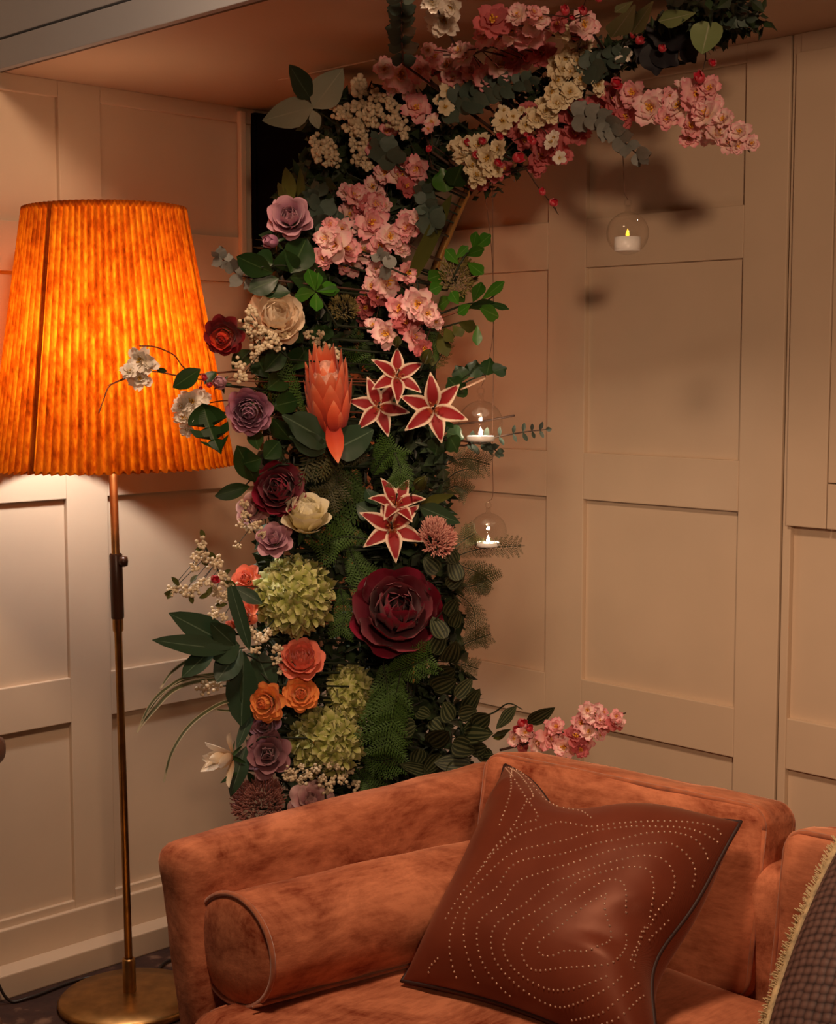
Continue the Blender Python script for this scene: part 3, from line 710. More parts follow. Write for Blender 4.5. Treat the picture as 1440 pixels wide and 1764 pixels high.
def leaf_mesh(kind, mat, var=0):
    k = ('l', kind, mat.name, var)
    if k in _mc: return _mc[k]
    pr, fold, curl, tr_, wave, nu, nv = LEAF[kind]
    vs, uv, fs = [], [], []; c = curl*(1 if var % 2 == 0 else -.7)
    for i in range(nv+1):
        v = i/nv; w = .5*interp(pr, v)
        for j in range(nu+1):
            u = -1+2*j/nu
            vs.append((u*w, -fold*abs(u)*w*(1.2-v) + c*4*v*v*.5 + wave*math.sin(5*v*3+u*2+var*2)*abs(u), v - tr_*u*u*v**3)); uv.append(((u+1)/2, v))
    for i in range(nv):
        for j in range(nu):
            a = i*(nu+1)+j; fs.append((a, a+1, a+nu+2, a+nu+1))
    m = new_mesh('leaf', vs, fs, mat, True, uv); _mc[k] = m; return m

# ---------------------------------------------------------------- where things stand
RX = Vector((1, 0, 0))
def hoopD(px, py=700):
    r = (px-720)/2632; t = (3.3*r+.088)/(.7+.714*r); d = 3.3-.714*t
    up = -ray(px, py).z/ray(px, py).y
    if up < -.02: d = min(d, (ZC-.035-H)/(-up))
    return d
HP = [(700, 1560), (703, 1400), (707, 1200), (711, 1000), (716, 800), (727, 620), (742, 490), (775, 398), (815, 312), (868, 238), (950, 160), (1060, 88), (1180, 34), (1290, -8), (1420, -34)]
def corept(px, py):
    best = None
    for (x0, y0), (x1, y1) in zip(HP, HP[1:]):
        dx, dy = x1-x0, y1-y0; t = max(0, min(1, ((px-x0)*dx+(py-y0)*dy)/(dx*dx+dy*dy)))
        x, y = x0+dx*t, y0+dy*t; d = (x-px)**2+(y-py)**2
        if best is None or d < best[0]: best = (d, x, y)
    return P(best[1], best[2], hoopD(best[1], best[2])+.02)
def DF(px, py, off=0.0):
    if px < 600: d = 3.24-(600-px)*.0011
    else: d = hoopD(px, py)-.07
    if 440 < px < 800 and py > 330: d -= .05
    if py < 330 and px < 600: d += .06
    return min(d, hoopD(px, py)) + off
def FR(px, py, dx=0, dy=0, roll=0, off=0.0):
    d = DF(px, py, off); p = P(px, py, d); n = (-ray(px, py).normalized() + RX*dx + EZ*dy).normalized()
    x = EZ.cross(n).normalized(); y = n.cross(x)
    c, s = math.cos(roll), math.sin(roll); return basis(p, x*c+y*s, y*c-x*s, n), d/F_PX
RND = random.Random(11)
def put(parent, name, mesh, ang, r, z0, tilt, sx, sz=None, j=.0, label=None):
    """one petal round the flower's axis"""
    if j: ang += RND.uniform(-j, j)*1.5; tilt += RND.uniform(-j, j)*40; sx *= 1+RND.uniform(-j, j)*.6
    sz = sz or sx
    M = Matrix.Rotation(ang, 4, 'Z') @ Matrix.Translation((0, r, z0)) @ Matrix.Rotation(math.radians(-tilt), 4, 'X') @ Matrix.Rotation(RND.uniform(-j, j), 4, 'Z') @ Matrix.Diagonal((sx, sx, sz, 1))
    return link(name, mesh, parent, M, label)
def stem_to(t, M, rad=.0028, back=.035, mat=None, tgt=None):
    o = M.translation; n = M.col[2].to_3d().normalized()
    c = tgt if tgt is not None else corept(*px_of(o))
    a = o - n*.004; b1 = o - n*back; inv = M.inverted()
    pts = curve_pts([a, b1, b1.lerp(c, .5) + Vector((0, .03, -.01)), c], 5)
    return tube('stem', [inv @ p for p in pts], rad, mat or M_STEM, t, 6)
def px_of(p):
    d = p - Vector((0, 0, H)); fwd = d.y*math.cos(TH) - d.z*math.sin(TH); up = d.y*math.sin(TH) + d.z*math.cos(TH)
    return 720 + F_PX*d.x/fwd, 882 - F_PX*up/fwd
def sphere_mesh(key, r, mat, n=8, k=5, sx=1):
    kk = ('s', key, mat.name)
    if kk in _mc: return _mc[kk]
    v, f = lathe_vf([(r*math.sin(math.pi*i/k)*sx, -r*math.cos(math.pi*i/k)) for i in range(k+1)], n)
    m = new_mesh(key, v, f, mat, True); _mc[kk] = m; return m
def sepals(t, s, n=5, mat=None):
    for k in range(n): put(t, 'sepal', petal_mesh('bract', mat or LM['deep']), 6.283*k/n, .03*s, -.02*s, 115, s*.34, None, .1)

# ---------------------------------------------------------------- kinds of flower
ROSE = [('inner', 3, .025, .17, -8, .34), ('inner', 4, .07, .13, 2, .38), ('rose', 5, .10, .09, 14, .42), ('rose', 5, .13, .05, 32, .45), ('rose', 6, .14, .01, 58, .46)]
GARDEN = [('inner', 5, .03, .16, -6, .30), ('inner', 7, .08, .14, 2, .33), ('inner', 8, .13, .11, 8, .36), ('inner', 9, .18, .08, 16, .38), ('rose', 8, .17, .05, 26, .40), ('rose', 8, .16, .0, 44, .40)]
PEONY = [('inner', 4, .03, .12, -4, .30), ('peony', 5, .08, .10, 0, .36), ('peony', 6, .12, .07, 10, .40), ('peony', 6, .14, .03, 24, .43), ('peony', 7, .15, .0, 44, .44), ('peony', 6, .13, -.03, 64, .40)]
CUPR = [('inner', 3, .025, .15, -10, .36), ('inner', 4, .06, .12, -4, .40), ('inner', 5, .10, .08, 4, .44), ('rose', 5, .14, .04, 14, .46), ('rose', 6, .17, .0, 28, .46), ('rose', 5, .16, -.04, 48, .42)]
RANUN = [('inner', 4, .02, .16, -14, .28), ('inner', 6, .06, .14, -6, .31), ('inner', 7, .10, .11, 0, .34), ('rose', 8, .13, .08, 10, .36), ('rose', 8, .15, .05, 22, .38), ('rose', 8, .15, .02, 40, .40), ('rose', 7, .14, 0, 62, .38)]
BUD = [('bud', 3, .02, .10, -4, .55), ('bud', 4, .07, .04, 4, .60), ('bud', 4, .11, 0, 14, .58)]
def flower(name, label, cat, px, py, size, spec, mat, dx=0, dy=.3, off=0, group=None, core_mat=None, stem=True, flat=1.0):
    M, mpp = FR(px, py, dx, dy, RND.uniform(0, 6), off); s = size*mpp
    M = M @ Matrix.Translation((0, 0, -.16*s))
    t = thing(name, label, cat, M, group)
    for li, (k, n, r, z0, tilt, ln) in enumerate(spec):
        mm = PM[core_mat] if core_mat and li < 4 else PM[mat]
        for q in range(n):
            put(t, 'petal', petal_mesh(k, mm, (q+li) % 3), 6.283*(q+.5*(li % 2)+.17*li)/n, r*s, z0*s*flat, tilt, ln*s, ln*s*flat, .09)
    sepals(t, s)
    if stem: stem_to(t, M)
    return t
def stamens_mesh(mat, n=9, spread=.5):
    k = ('st', mat.name, n)
    if k in _mc: return _mc[k]
    vs, fs = [], []; r = random.Random(4)
    for i in range(n):
        a = 6.283*i/n + r.uniform(-.3, .3); sp_ = spread*r.uniform(.4, 1); p = Vector((math.cos(a)*sp_*.35, math.sin(a)*sp_*.35, .32*r.uniform(.8, 1.1)))
        v, f = tube_vf([(0, 0, 0), p], [.02, .012], 3); o = len(vs); vs += v; fs += [tuple(x+o for x in g) for g in f]
        v, f = tube_vf([p, p*1.16], [.045, .035], 4); o = len(vs); vs += v; fs += [tuple(x+o for x in g) for g in f]
    m = new_mesh('stamens', vs, fs, mat, False); _mc[k] = m; return m
def blossom(parent, inv, px, py, size, mat, off=0, double=True, dx=None, dy=None, d=None, label=None, name='blossom'):
    """a blossom (a part of its branch) whose petals are sub-parts; returns its base point"""
    dx = RND.uniform(-.7, .7) if dx is None else dx; dy = RND.uniform(-.25, .75) if dy is None else dy
    M, mpp = FR(px, py, dx, dy, RND.uniform(0, 6), off + RND.uniform(-.012, .012)); s = size*mpp
    M = M @ Matrix.Translation((0, 0, -.12*s))
    b_ = link(name, stamens_mesh(M_YEL if mat in ('pink', 'rosy', 'palepink') else M_YELC), parent, inv @ M @ Matrix.Diagonal((s*.62, s*.62, s*.62, 1)), label)
    k = 1/.62
    for q in range(5): put(b_, 'petal', petal_mesh('cherry', PM[mat], q % 3), 6.283*q/5, .02*k, 0, 64, .48*k, None, .16)
    if double:
        for q in range(5): put(b_, 'petal', petal_mesh('cherry', PM[mat], q % 3), 6.283*(q+.5)/5, .03*k, .04*k, 42, .42*k, None, .3)
        for q in range(3): put(b_, 'petal', petal_mesh('cherry', PM[mat], q % 3), 6.283*(q+.2)/3, .05*k, .06*k, 16, .32*k, None, .35)
    return M.translation
def branch(name, label, cat, path, blossoms, mat, twig=None, rad=.003, group=None, off=0, alt=None, double=True, buds=(), leaves=()):
    """path: photo points from the arch outwards (optionally with depth offset); blossoms: (px,py,size[,off])"""
    pts = [P(p[0], p[1], DF(p[0], p[1], off + .03 + (p[2] if len(p) > 2 else 0))) for p in path]
    root = corept(path[0][0], path[0][1]) if path[0][1] < 1240 or path[0][0] < 800 else pts[0]
    t = thing(name, label, cat, pts[0], group); inv = Matrix.Translation(-pts[0])
    cp = curve_pts(pts, 6); n = len(cp)
    tube('twig', [inv @ p for p in ([root] if (root-pts[0]).length > .01 else []) + cp], [rad*(1.15)]*(1 if (root-pts[0]).length > .01 else 0) + [rad*(1-.65*i/n) for i in range(n)], twig or M_TWIG, t, 6)
    if mat in ('pink', 'rosy', 'cream') and len(blossoms) > 7:      # smaller blooms tucked between the large ones
        for bl in list(blossoms)[:]:
            blossoms = list(blossoms) + [(bl[0]+RND.uniform(-24, 24), bl[1]+RND.uniform(-20, 24), bl[2]*RND.uniform(.6, .8), .022+(bl[3] if len(bl) > 3 else 0)) + ((bl[4],) if len(bl) > 4 else ())]
    for i, bl in enumerate(blossoms):
        mm = bl[4] if len(bl) > 4 else (alt if (alt and i % 4 == 3) else 'palepink' if mat == 'pink' and i % 5 in (0, 2, 3) else mat)
        e = blossom(t, inv, bl[0], bl[1], bl[2], mm, off + (bl[3] if len(bl) > 3 else 0), double)
        near = min(cp, key=lambda q: (q-e).length)
        if (near-e).length > .006: tube('pedicel', [inv @ e, inv @ near], .0011, twig or M_TWIG, t, 4)
    for (x, y, s) in buds:
        M, mpp = FR(x, y, RND.uniform(-.6, .6), RND.uniform(0, .8), 0, off-.01); s *= mpp
        b_ = link('bud', sphere_mesh('bud_core', .30, PM['red'], 8, 5), t, inv @ M @ Matrix.Diagonal((s, s, s, 1)))
        for q in range(5): put(b_, 'petal', petal_mesh('bud', PM['red'], q % 2), 6.283*q/5, .12, -.25, 14+8*(q % 2), .85, None, .12)
        near = min(cp, key=lambda q: (q-M.translation).length); tube('pedicel', [inv @ M.translation, inv @ near], .001, twig or M_TWIG, t, 4)
    for lf in leaves: leaf_at(t, inv, *lf)
    return t
def leaf_at(parent, inv, b0, b1, wpx, kind='oval', mat='deep', off=0, tip_off=0, roll=None, name='leaf'):
    d0 = DF(b0[0], b0[1], off); d1 = DF(b1[0], b1[1], off+tip_off)
    p0, p1 = P(b0[0], b0[1], d0), P(b1[0], b1[1], d1); z = (p1-p0); ln = z.length; z.normalize()
    view = ray((b0[0]+b1[0])/2, (b0[1]+b1[1])/2).normalized()
    y = (view - z*view.dot(z)).normalized(); x = y.cross(z)
    rl = RND.uniform(-.5, .5) if roll is None else roll
    x, y = x*math.cos(rl)+y*math.sin(rl), y*math.cos(rl)-x*math.sin(rl)
    w = wpx*d0/F_PX
    return link(name, leaf_mesh(kind, LM[mat], RND.randrange(2)), parent, inv @ basis(p0, x*w, y*w, z*ln))
def spray(name, label, cat, path, leaves, mat='deep', kind='oval', off=0, group=None, stem_mat=None, rad=.0024, to_core=True):
    pts = [P(p[0], p[1], DF(p[0], p[1], off+(p[2] if len(p) > 2 else 0))) for p in path]
    t = thing(name, label, cat, pts[0], group); inv = Matrix.Translation(-pts[0]); cp = curve_pts(pts, 5)
    root = corept(path[0][0], path[0][1]); st = [root] if to_core and (root-pts[0]).length > .015 else []
    n = len(st+cp); tube('stem', [inv @ p for p in st+cp], [rad*(1-.6*i/n) for i in range(n)], stem_mat or M_STEM, t, 6)
    for lf in leaves:
        b0, b1, w = lf[0], lf[1], lf[2]; k = lf[3] if len(lf) > 3 and lf[3] else kind; mm = lf[4] if len(lf) > 4 and lf[4] else mat; of = lf[5] if len(lf) > 5 else 0
        leaf_at(t, inv, b0, b1, w, k, mm, off-.008+of, RND.uniform(-.03, .012))
    return t
def sprig(name, label, cat, path, n, size, mat, kind='round', off=0, group=None, wr=.9, spread=1.0, stem_mat=None, taper=.5, tilt=.9):
    """leaves in pairs along a stem, smaller towards the tip"""
    pp = curve_pts([Vector((p[0], p[1], 0)) for p in path], 10); L_ = []
    for i in range(n):
        t = (i+.5)/n; q = pp[min(int(t*(len(pp)-1)), len(pp)-1)]; q2 = pp[min(int(t*(len(pp)-1))+1, len(pp)-1)]; dr = (q2-q); dr = dr.normalized() if dr.length > 0 else Vector((1, 0, 0))
        nr = Vector((-dr.y, dr.x, 0)); s = size*(1-taper*t)*RND.uniform(.85, 1.15)
        for sg in (-1, 1):
            dd = (nr*sg*spread + dr*tilt*RND.uniform(.5, 1.3) + nr*RND.uniform(-.4, .4)).normalized()
            L_.append(((q.x, q.y), (q.x+dd.x*s, q.y+dd.y*s), s*wr*RND.uniform(.8, 1.05)))
    tip = pp[-1]; L_.append(((tip.x, tip.y), (tip.x+dr.x*size*.5, tip.y+dr.y*size*.5), size*.4))
    return spray(name, label, cat, path, L_, mat, kind, off, group, stem_mat)
def pinna_mesh(mat):
    k = ('pin', mat.name)
    if k in _mc: return _mc[k]
    vs, fs, uv = [], [], []
    def quad(a, b, c, d): o = len(vs); vs.extend([a, b, c, d]); fs.append((o, o+1, o+2, o+3)); uv.extend([(.5, 0), (.5, .3), (.5, 1), (.5, .6)])
    quad((-.02, 0, 0), (.02, 0, 0), (.008, 0, 1), (-.008, 0, 1))
    n = 7
    for i in range(n):
        z = .06+.86*i/n; l = .25*(1-.72*i/n)
        for s in (-1, 1): quad((0, 0, z), (s*l*.55, .02, z+.03), (s*l, .03, z+.11), (s*l*.45, .015, z+.095))
    m = new_mesh('pinna', vs, fs, mat, False, uv); _mc[k] = m; return m
def fern(label, path, lpx, n, mat='fern', off=0, group='fern fronds in the arch', to_core=True, wmul=1.0):
    pts = [P(p[0], p[1], DF(p[0], p[1], off+(p[2] if len(p) > 2 else 0))) for p in path]
    t = thing('fern_frond', label, 'fern', pts[0], group); inv = Matrix.Translation(-pts[0]); cp = curve_pts(pts, 10)
    root = corept(path[0][0], path[0][1]); st = [root] if to_core else []
    tube('rachis', [inv @ p for p in st+cp], [.0014]*len(st) + [.0014*(1-.7*i/len(cp)) for i in range(len(cp))], M_STEM, t, 5)
    for i in range(n):
        tt = .06+.92*i/n; x = tt*(len(cp)-1); k = min(int(x), len(cp)-2); p = cp[k].lerp(cp[k+1], x-k); dr = (cp[k+1]-cp[k]).normalized()
        view = ray(*px_of(p)).normalized(); sd = dr.cross(view).normalized()
        l = lpx*p.y/F_PX*(math.sin(math.pi*min(1, .25+.75*(1-tt)*1.0))**.7*.9+.08)*RND.uniform(.85, 1.1)
        for s in (-1, 1):
            z = (sd*s + dr*.75 + view*RND.uniform(-.35, .35)).normalized(); y = (view - z*view.dot(z)).normalized(); xx = y.cross(z)
            link('pinna', pinna_mesh(LM[mat]), t, inv @ basis(p, xx*l*wmul, y*l, z*l))
    return t
def plume(name, label, cat, px, py, w, h, mat, n, length, dx=0, dy=.4, off=0, group=None, dome=.6, thick=.09):
    """a soft head made of countless little spikes"""
    M, mpp = FR(px, py, dx, dy, 0, off); t = thing(name, label, cat, M, group); rr = random.Random(int(px+py))
    vs, fs, uv = [], [], []; W2, H2 = w*mpp/2, h*mpp/2; ln = length*mpp
    for i in range(n):
        while True:
            a, b_ = rr.uniform(-1, 1), rr.uniform(-1, 1)
            if a*a+b_*b_ < 1: break
        z = math.sqrt(1-a*a-b_*b_)*dome; nrm = Vector((a*.8, b_*.8, .35+z)).normalized() + Vector((rr.uniform(-.3, .3), rr.uniform(-.1, .5), rr.uniform(-.2, .2)))
        p = Vector((a*W2, b_*H2, z*min(W2, H2)*rr.uniform(.75, 1.0))); nrm.normalize(); q = p + nrm*ln*rr.uniform(.6, 1.1)
        v, f = tube_vf([p - nrm*ln*.3, p.lerp(q, .6), q], [ln*thick*.7, ln*thick*1.4, ln*thick*.5], 4); o = len(vs); vs += v; fs += [tuple(x+o for x in g) for g in f]; uv += [(.5, .1)]*4+[(.5, .6)]*4+[(.5, 1)]*4
    e = link('plume', new_mesh('plume', vs, fs, mat, False, uv), t); e['kind'] = 'stuff'
    stem_to(t, M, .003); return t
def clump_mesh(mat, var=0):
    k = ('cl', mat.name, var)
    if k in _mc: return _mc[k]
    vs, fs, uv = [], [], []; rr = random.Random(var+3)
    for i in range(20):
        c = Vector((rr.gauss(0, .22), rr.gauss(0, .22), rr.uniform(0, .3))); r = rr.uniform(.11, .19)
        v, f = lathe_vf([(0, -r), (r*.8, -r*.5), (r, .1*r), (r*.7, r*.75), (0, r)], 6); o = len(vs); vs += [c+Vector(x) for x in v]; fs += [tuple(x+o for x in g) for g in f]; uv += [(.5, rr.uniform(.3, 1))]*len(v)
    m = new_mesh('floret_clump', vs, fs, mat, True, uv); _mc[k] = m; return m
def crumbs(name, label, cat, stem_path, clumps, mat=None, off=0, group=None, stem_mat=None, leaves=()):
    """filler spray: little round clumps of florets on thin stalks"""
    pts = [P(p[0], p[1], DF(p[0], p[1], off+.02)) for p in stem_path]
    t = thing(name, label, cat, pts[0], group); inv = Matrix.Translation(-pts[0]); cp = curve_pts(pts, 6); root = corept(*stem_path[0])
    tube('stem', [inv @ p for p in [root]+cp], .0018, stem_mat or M_STEM, t, 5)
    for i, (x, y, s) in enumerate(clumps):
        M, mpp = FR(x, y, RND.uniform(-.4, .4), RND.uniform(0, .7), RND.uniform(0, 6), off+RND.uniform(-.01, .01)); s *= mpp
        near = min(cp, key=lambda q: (q-M.translation).length)
        link('floret_clump', clump_mesh(mat or M_CRUMB, i % 3), t, inv @ M @ Matrix.Diagonal((s, s, s, 1)))
        tube('stalk', [inv @ near, inv @ M.translation], .0009, stem_mat or M_STEM, t, 4)
    for lf in leaves: leaf_at(t, inv, *lf)
    return t
# ================================================================ THE ARCH ITSELF
hp3 = [P(x, y, hoopD(x, y)+.04) for x, y in HP]
arch = thing('flower_arch', 'slim gold metal hoop with a dense dark green leafy core', 'arch', Vector((hp3[0].x, hp3[0].y, 0)))
ainv = Matrix.Translation(-arch.matrix_basis.translation)
hpc = curve_pts(hp3, 8)
tube('hoop', [ainv @ Vector((hp3[0].x, hp3[0].y, .01))] + [ainv @ p for p in hpc], .0085, M_GOLD, arch, 8)
lathe('foot_plate', [(0, 0), (.17, 0), (.17, .010), (.02, .013), (0, .013)], M_GOLD, arch, n=32)
# leafy core: countless small dark leaves tied along the hoop
EDGE = [(150, 520, 740), (250, 540, 790), (330, 490, 735), (400, 470, 695), (470, 455, 690), (560, 445, 730), (650, 440, 735), (740, 450, 770), (820, 455, 770), (900, 455, 770), (1000, 455, 785), (1100, 450, 785), (1200, 440, 800), (1300, 440, 815), (1400, 450, 760), (1480, 470, 740)]
def edges_at(y):
    for (a, l0, r0), (b_, l1, r1) in zip(EDGE, EDGE[1:]):
        if a <= y <= b_: t = (y-a)/(b_-a); return l0+(l1-l0)*t, r0+(r1-r0)*t
rr = random.Random(21); vs, fs, uv = [], [], []
def core_leaf(p, s):
    p.z = min(p.z, ZC-.06)
    z = Vector((rr.gauss(0, 1), rr.gauss(0, 1)-.3, rr.gauss(0, 1)-.2)).normalized(); x = z.cross(Vector((rr.gauss(0, 1), rr.gauss(0, 1), rr.gauss(0, 1)))).normalized(); y = z.cross(x)
    w = s*rr.uniform(.2, .36); o = len(vs)
    vs.extend([p, p+x*w+z*s*.45+y*s*.06, p+z*s, p-x*w+z*s*.45+y*s*.06, p+z*s*.5]); fs.extend([(o, o+1, o+4), (o+1, o+2, o+4), (o+2, o+3, o+4), (o+3, o, o+4)]); c = rr.random(); uv.extend([(.5, 0), (.8, c), (.5, 1), (.2, c), (.5, c)])
for i in range(9000):
    y = rr.uniform(160, 1470); l, r = edges_at(y); u = rr.uniform(-1, 1); x = (l+r)/2 + (r-l)/2*u
    if not (x < 600 and y > 1330 and x < 470): 
        h = math.sqrt(max(0, 1-u*u)); core_leaf(P(x, y, DF(x, y) + .05 + (1-h)*.07 + rr.uniform(-.02, .09)), rr.uniform(.02, .055))
for i in range(1900):
    k = rr.uniform(0, 1); seg = 8.3 + k*4.6; j = int(seg); j = min(j, len(HP)-2); t = seg-j; x = HP[j][0]+(HP[j+1][0]-HP[j][0])*t; y = HP[j][1]+(HP[j+1][1]-HP[j][1])*t
    x += rr.gauss(0, 20); y += rr.gauss(0, 22); core_leaf(P(x, y, hoopD(x, y)+rr.uniform(-.02, .06)), rr.uniform(.015, .035))
cl = link('leafy_core', new_mesh('leafy_core', [ainv @ v for v in vs], fs, petal_mat('core_leaves', [(0, (.012, .024, .006)), (1, (.022, .046, .012))], vary=0, transl=.1), False, uv), arch); cl['kind'] = 'stuff'
# added dark sleeve along the hoop, to darken the inside and block gaps
vs, fs = [], []
cp = [p for p in hpc]; rad = [.055 + .02*math.sin(i*.9) for i in range(len(cp))]
mo = link('dark_sleeve', new_mesh('dark_sleeve', *tube_vf([ainv @ (p+Vector((-.03, .06, 0))) for i, p in enumerate(cp) if px_of(p)[1] > 560], .062, 12), plain('dark_infill', (.012, .017, .006), .95, noise_amt=.5, scale=60, bump=.6), True), arch); mo['kind'] = 'stuff'

# ---------------------------------------------------------------- single flowers
flower('rose', 'open lilac rose high on the left beside the black panel', 'rose', 500, 376, 80, CUPR, 'lilac', -.1, .35, -.03)
flower('rose_bud', 'small magenta-lilac rosebud just below the open lilac rose', 'rosebud', 471, 416, 50, BUD, 'purple', -.7, .1, -.02)
flower('ranunculus', 'dark red ranunculus with an orange-red heart against the lampshade', 'flower', 386, 578, 74, RANUN, 'redrose', -.3, -.35, -.02, core_mat='redcore')
flower('peony', 'creamy blush peony with dropping petals beside the green rosette', 'peony', 474, 548, 108, PEONY, 'blush', .2, .5, -.02)
flower('rose_bud', 'dusty lilac round bud in front of the lampshade edge', 'rosebud', 380, 660, 52, BUD, 'lilac', -.2, .1, -.04)
flower('garden_rose', 'ruffled purple garden rose at the right edge of the lampshade', 'rose', 430, 708, 86, GARDEN, 'purple', -.1, -.15, -.04)
flower('peony', 'dark burgundy peony left of the ivory rose', 'peony', 481, 842, 100, PEONY, 'burg', -.2, .15, -.01)
flower('rose', 'large ivory rose at the middle of the column', 'rose', 527, 893, 104, [('inner', 3, .02, .15, -12, .38), ('inner', 4, .05, .12, -8, .42), ('inner', 5, .09, .08, -3, .46), ('rose', 6, .13, .04, 4, .48), ('rose', 6, .16, .0, 14, .48), ('rose', 5, .17, -.04, 30, .40)], 'ivory', .1, 1.25, -.06)
flower('rose', 'small mauve rose tucked under the burgundy and ivory blooms', 'rose', 473, 930, 62, ROSE, 'lilac', -.2, .5, -.01)
flower('peony', 'big wide burgundy peony right of the upper green hydrangea', 'peony', 683, 1055, 172, PEONY, 'burg', .15, .35, -.06)
flower('garden_rose', 'coral orange rose, topmost of the three orange roses', 'rose', 519, 1138, 86, GARDEN, 'coral', -.05, .65, -.05)
flower('rose', 'orange rose turned left, lower left of the three orange roses', 'rose', 460, 1210, 74, RANUN, 'orange', -.55, -.15, -.04)
flower('rose', 'orange rose with a yellow spiral heart, lower right of the three', 'rose', 518, 1196, 66, RANUN, 'orange', .0, .1, -.06)
flower('rose', 'dusky mauve rose above the pink-brown plume', 'rose', 462, 1300, 78, ROSE, 'mauve', -.1, .05, -.03)
flower('rose', 'small dark mauve rose under the orange roses', 'rose', 458, 1252, 52, ROSE, 'mauve', -.2, .2, 0)
flower('rose', 'pale pink cupped rose peeping over the sofa arm', 'rose', 535, 1382, 76, ROSE, 'palerose', 0, .55, -.03)
flower('rose', 'pale blush rose half hidden behind the burgundy peony on the left', 'rose', 436, 878, 58, ROSE, 'palerose', -.4, .3, .03)
flower('rose', 'peach rose glimpsed behind the left edge of the upper hydrangea', 'rose', 425, 998, 50, ROSE, 'coral', -.4, .3, .05)
flower('rose', 'little orange-pink rose beside the dark leaf under the hydrangea', 'rose', 424, 1058, 46, ROSE, 'coral', -.4, .3, .0)
flower('rose_bud', 'orange-pink bud behind the big dark lobed leaf', 'rosebud', 398, 1080, 40, BUD, 'coral', -.3, .4, .03)
flower('magnolia', 'half-open cream magnolia at the lower left beside a pointed dark leaf', 'magnolia', 388, 1305, 80, [('magn', 3, .03, .08, 4, .62), ('magn', 3, .07, .0, 24, .70), ('magn', 3, .10, 0, 58, .66)], 'magn', -1.2, -.15, -.02)

# lilies ----------------------------------------------------------------
def anther_stamen():
    k = 'lily_stamen'
    if k in _mc: return _mc[k]
    v, f = tube_vf(curve_pts([(0, 0, 0), (0, .03, .28), (0, .10, .50)], 4), .010, 4); v2, f2 = tube_vf([(0, .05, .52), (0, .16, .49)], .026, 5); o = len(v)
    m = new_mesh('stamen', list(v)+list(v2), f+[tuple(x+o for x in g) for g in f2], plain('lily_anther', (.35, .10, .03), .7), True); _mc[k] = m; return m
def lily(label, px, py, size, dx, dy, roll, off=-.08, closed=0, miss=()):
    M, mpp = FR(px, py, dx, dy, roll, off); s = size*mpp; M = M @ Matrix.Translation((0, 0, -.22*s)); t = thing('lily', label, 'lily', M, 'stargazer lilies')
    for q in range(6):
        if q in miss: continue
        put(t, 'petal', petal_mesh('lily', PM['lily'], q % 2), 6.283*q/6, .02*s, .0 if q % 2 else .012*s, 58-closed + (4 if q % 2 else 0), s*.60, s*.58, .05)
    for q in range(6): put(t, 'stamen', anther_stamen(), 6.283*(q+.4)/6, .01*s, .02*s, 10, s*.52, None, .06)
    link('pistil', new_mesh('pistil', *tube_vf([(0, 0, 0), (0, .02*s, .36*s), (.01*s, .04*s, .40*s)], [.012*s, .012*s, .022*s], 5), M_STEM), t)
    lathe('throat', [(0, -.10*s), (.03*s, -.08*s), (.05*s, .02*s), (.03*s, .07*s)], PM['lily'], t, n=10)
    stem_to(t, M, .003)
lily('red and white lily, lower left one of the upper three', 653, 699, 86, .05, .1, .35)
lily('red and white lily, topmost of the upper three, under the blossom', 686, 644, 82, .25, .35, .95, -.09)
lily('red and white lily, right-hand one of the upper three, beside the glass globe', 748, 703, 98, .1, .05, .15, -.10)
lily('red and white lily with upright petals, upper one of the lower pair', 683, 862, 86, .2, .75, .5, -.07, 14)
lily('red and white lily, lower one of the lower pair, beside the pink plume', 676, 906, 98, .05, .25, 1.2, -.10)
for lab, x, y, w, a in (('green lily bud right of the topmost lily', 733, 618, 24, .4), ('yellow-green lily bud beside the lower lily pair', 722, 836, 26, .7), ('tiny green lily bud above the topmost lily', 684, 592, 18, .1)):
    M, mpp = FR(x, y, a, .8, 0, -.07); s = w*mpp; t = thing('lily_bud', lab, 'flower bud', M)
    for q in range(3): put(t, 'petal', petal_mesh('bud', LM['olive'] if q else LM['sage'], q), 6.283*q/3, .12*s, -.4*s, 6, s*1.5, None, .05)
    stem_to(t, M, .002)
# king protea ----------------------------------------------------------
M, mpp = FR(568, 722, 0, 0, 0, -.07); s = 150*mpp
up = (EZ + RX*-.05 - Vector((0, .28, 0))).normalized(); x = RX; y = up.cross(x).normalized(); x = y.cross(up)
M = basis(M.translation, x, y, up)
t = thing('protea', 'orange-red protea with upright pointed bracts and a pinkish centre', 'protea', M)
for n, r, z0, ti, l in ((6, .12, .08, -3, .80), (8, .16, .03, 0, .78), (9, .19, -.02, 2, .70), (8, .20, -.07, 6, .52), (7, .17, -.12, 14, .38)):
    for q in range(n): put(t, 'bract', petal_mesh('bract', PM['protea'], q % 2), 6.283*(q+.3*n)/n, r*s, z0*s, ti, s*l*.95, s*l*(1-.30*max(0, math.cos(6.283*(q+.3*n)/n-math.pi))), .08)
lathe('flower_cone', [(0, -.1*s), (.12*s, 0), (.20*s, .25*s), (.16*s, .52*s), (.06*s, .68*s), (0, .70*s)], plain('protea_centre', (.62, .30, .22), .9, noise_amt=.4, scale=90, bump=.8), t, n=20)
b_ = put(t, 'bract', petal_mesh('bract', PM['protea']), math.pi*1.08, .16*s, -.02*s, 152, s*.62, s*.44, 0, 'pale pink bract hanging down')
stem_to(t, M, .006, -.0)
spray('leaf_sprig', 'broad blue-green leaves cradling the protea', 'leaves', [(570, 790), (580, 760)], [((566, 762), (490, 715), 56, 'round'), ((575, 775), (645, 742), 62, 'heart'), ((560, 775), (500, 752), 40, 'round'), ((600, 770), (640, 770), 30, 'oval')], 'blue', 'heart', -.07)

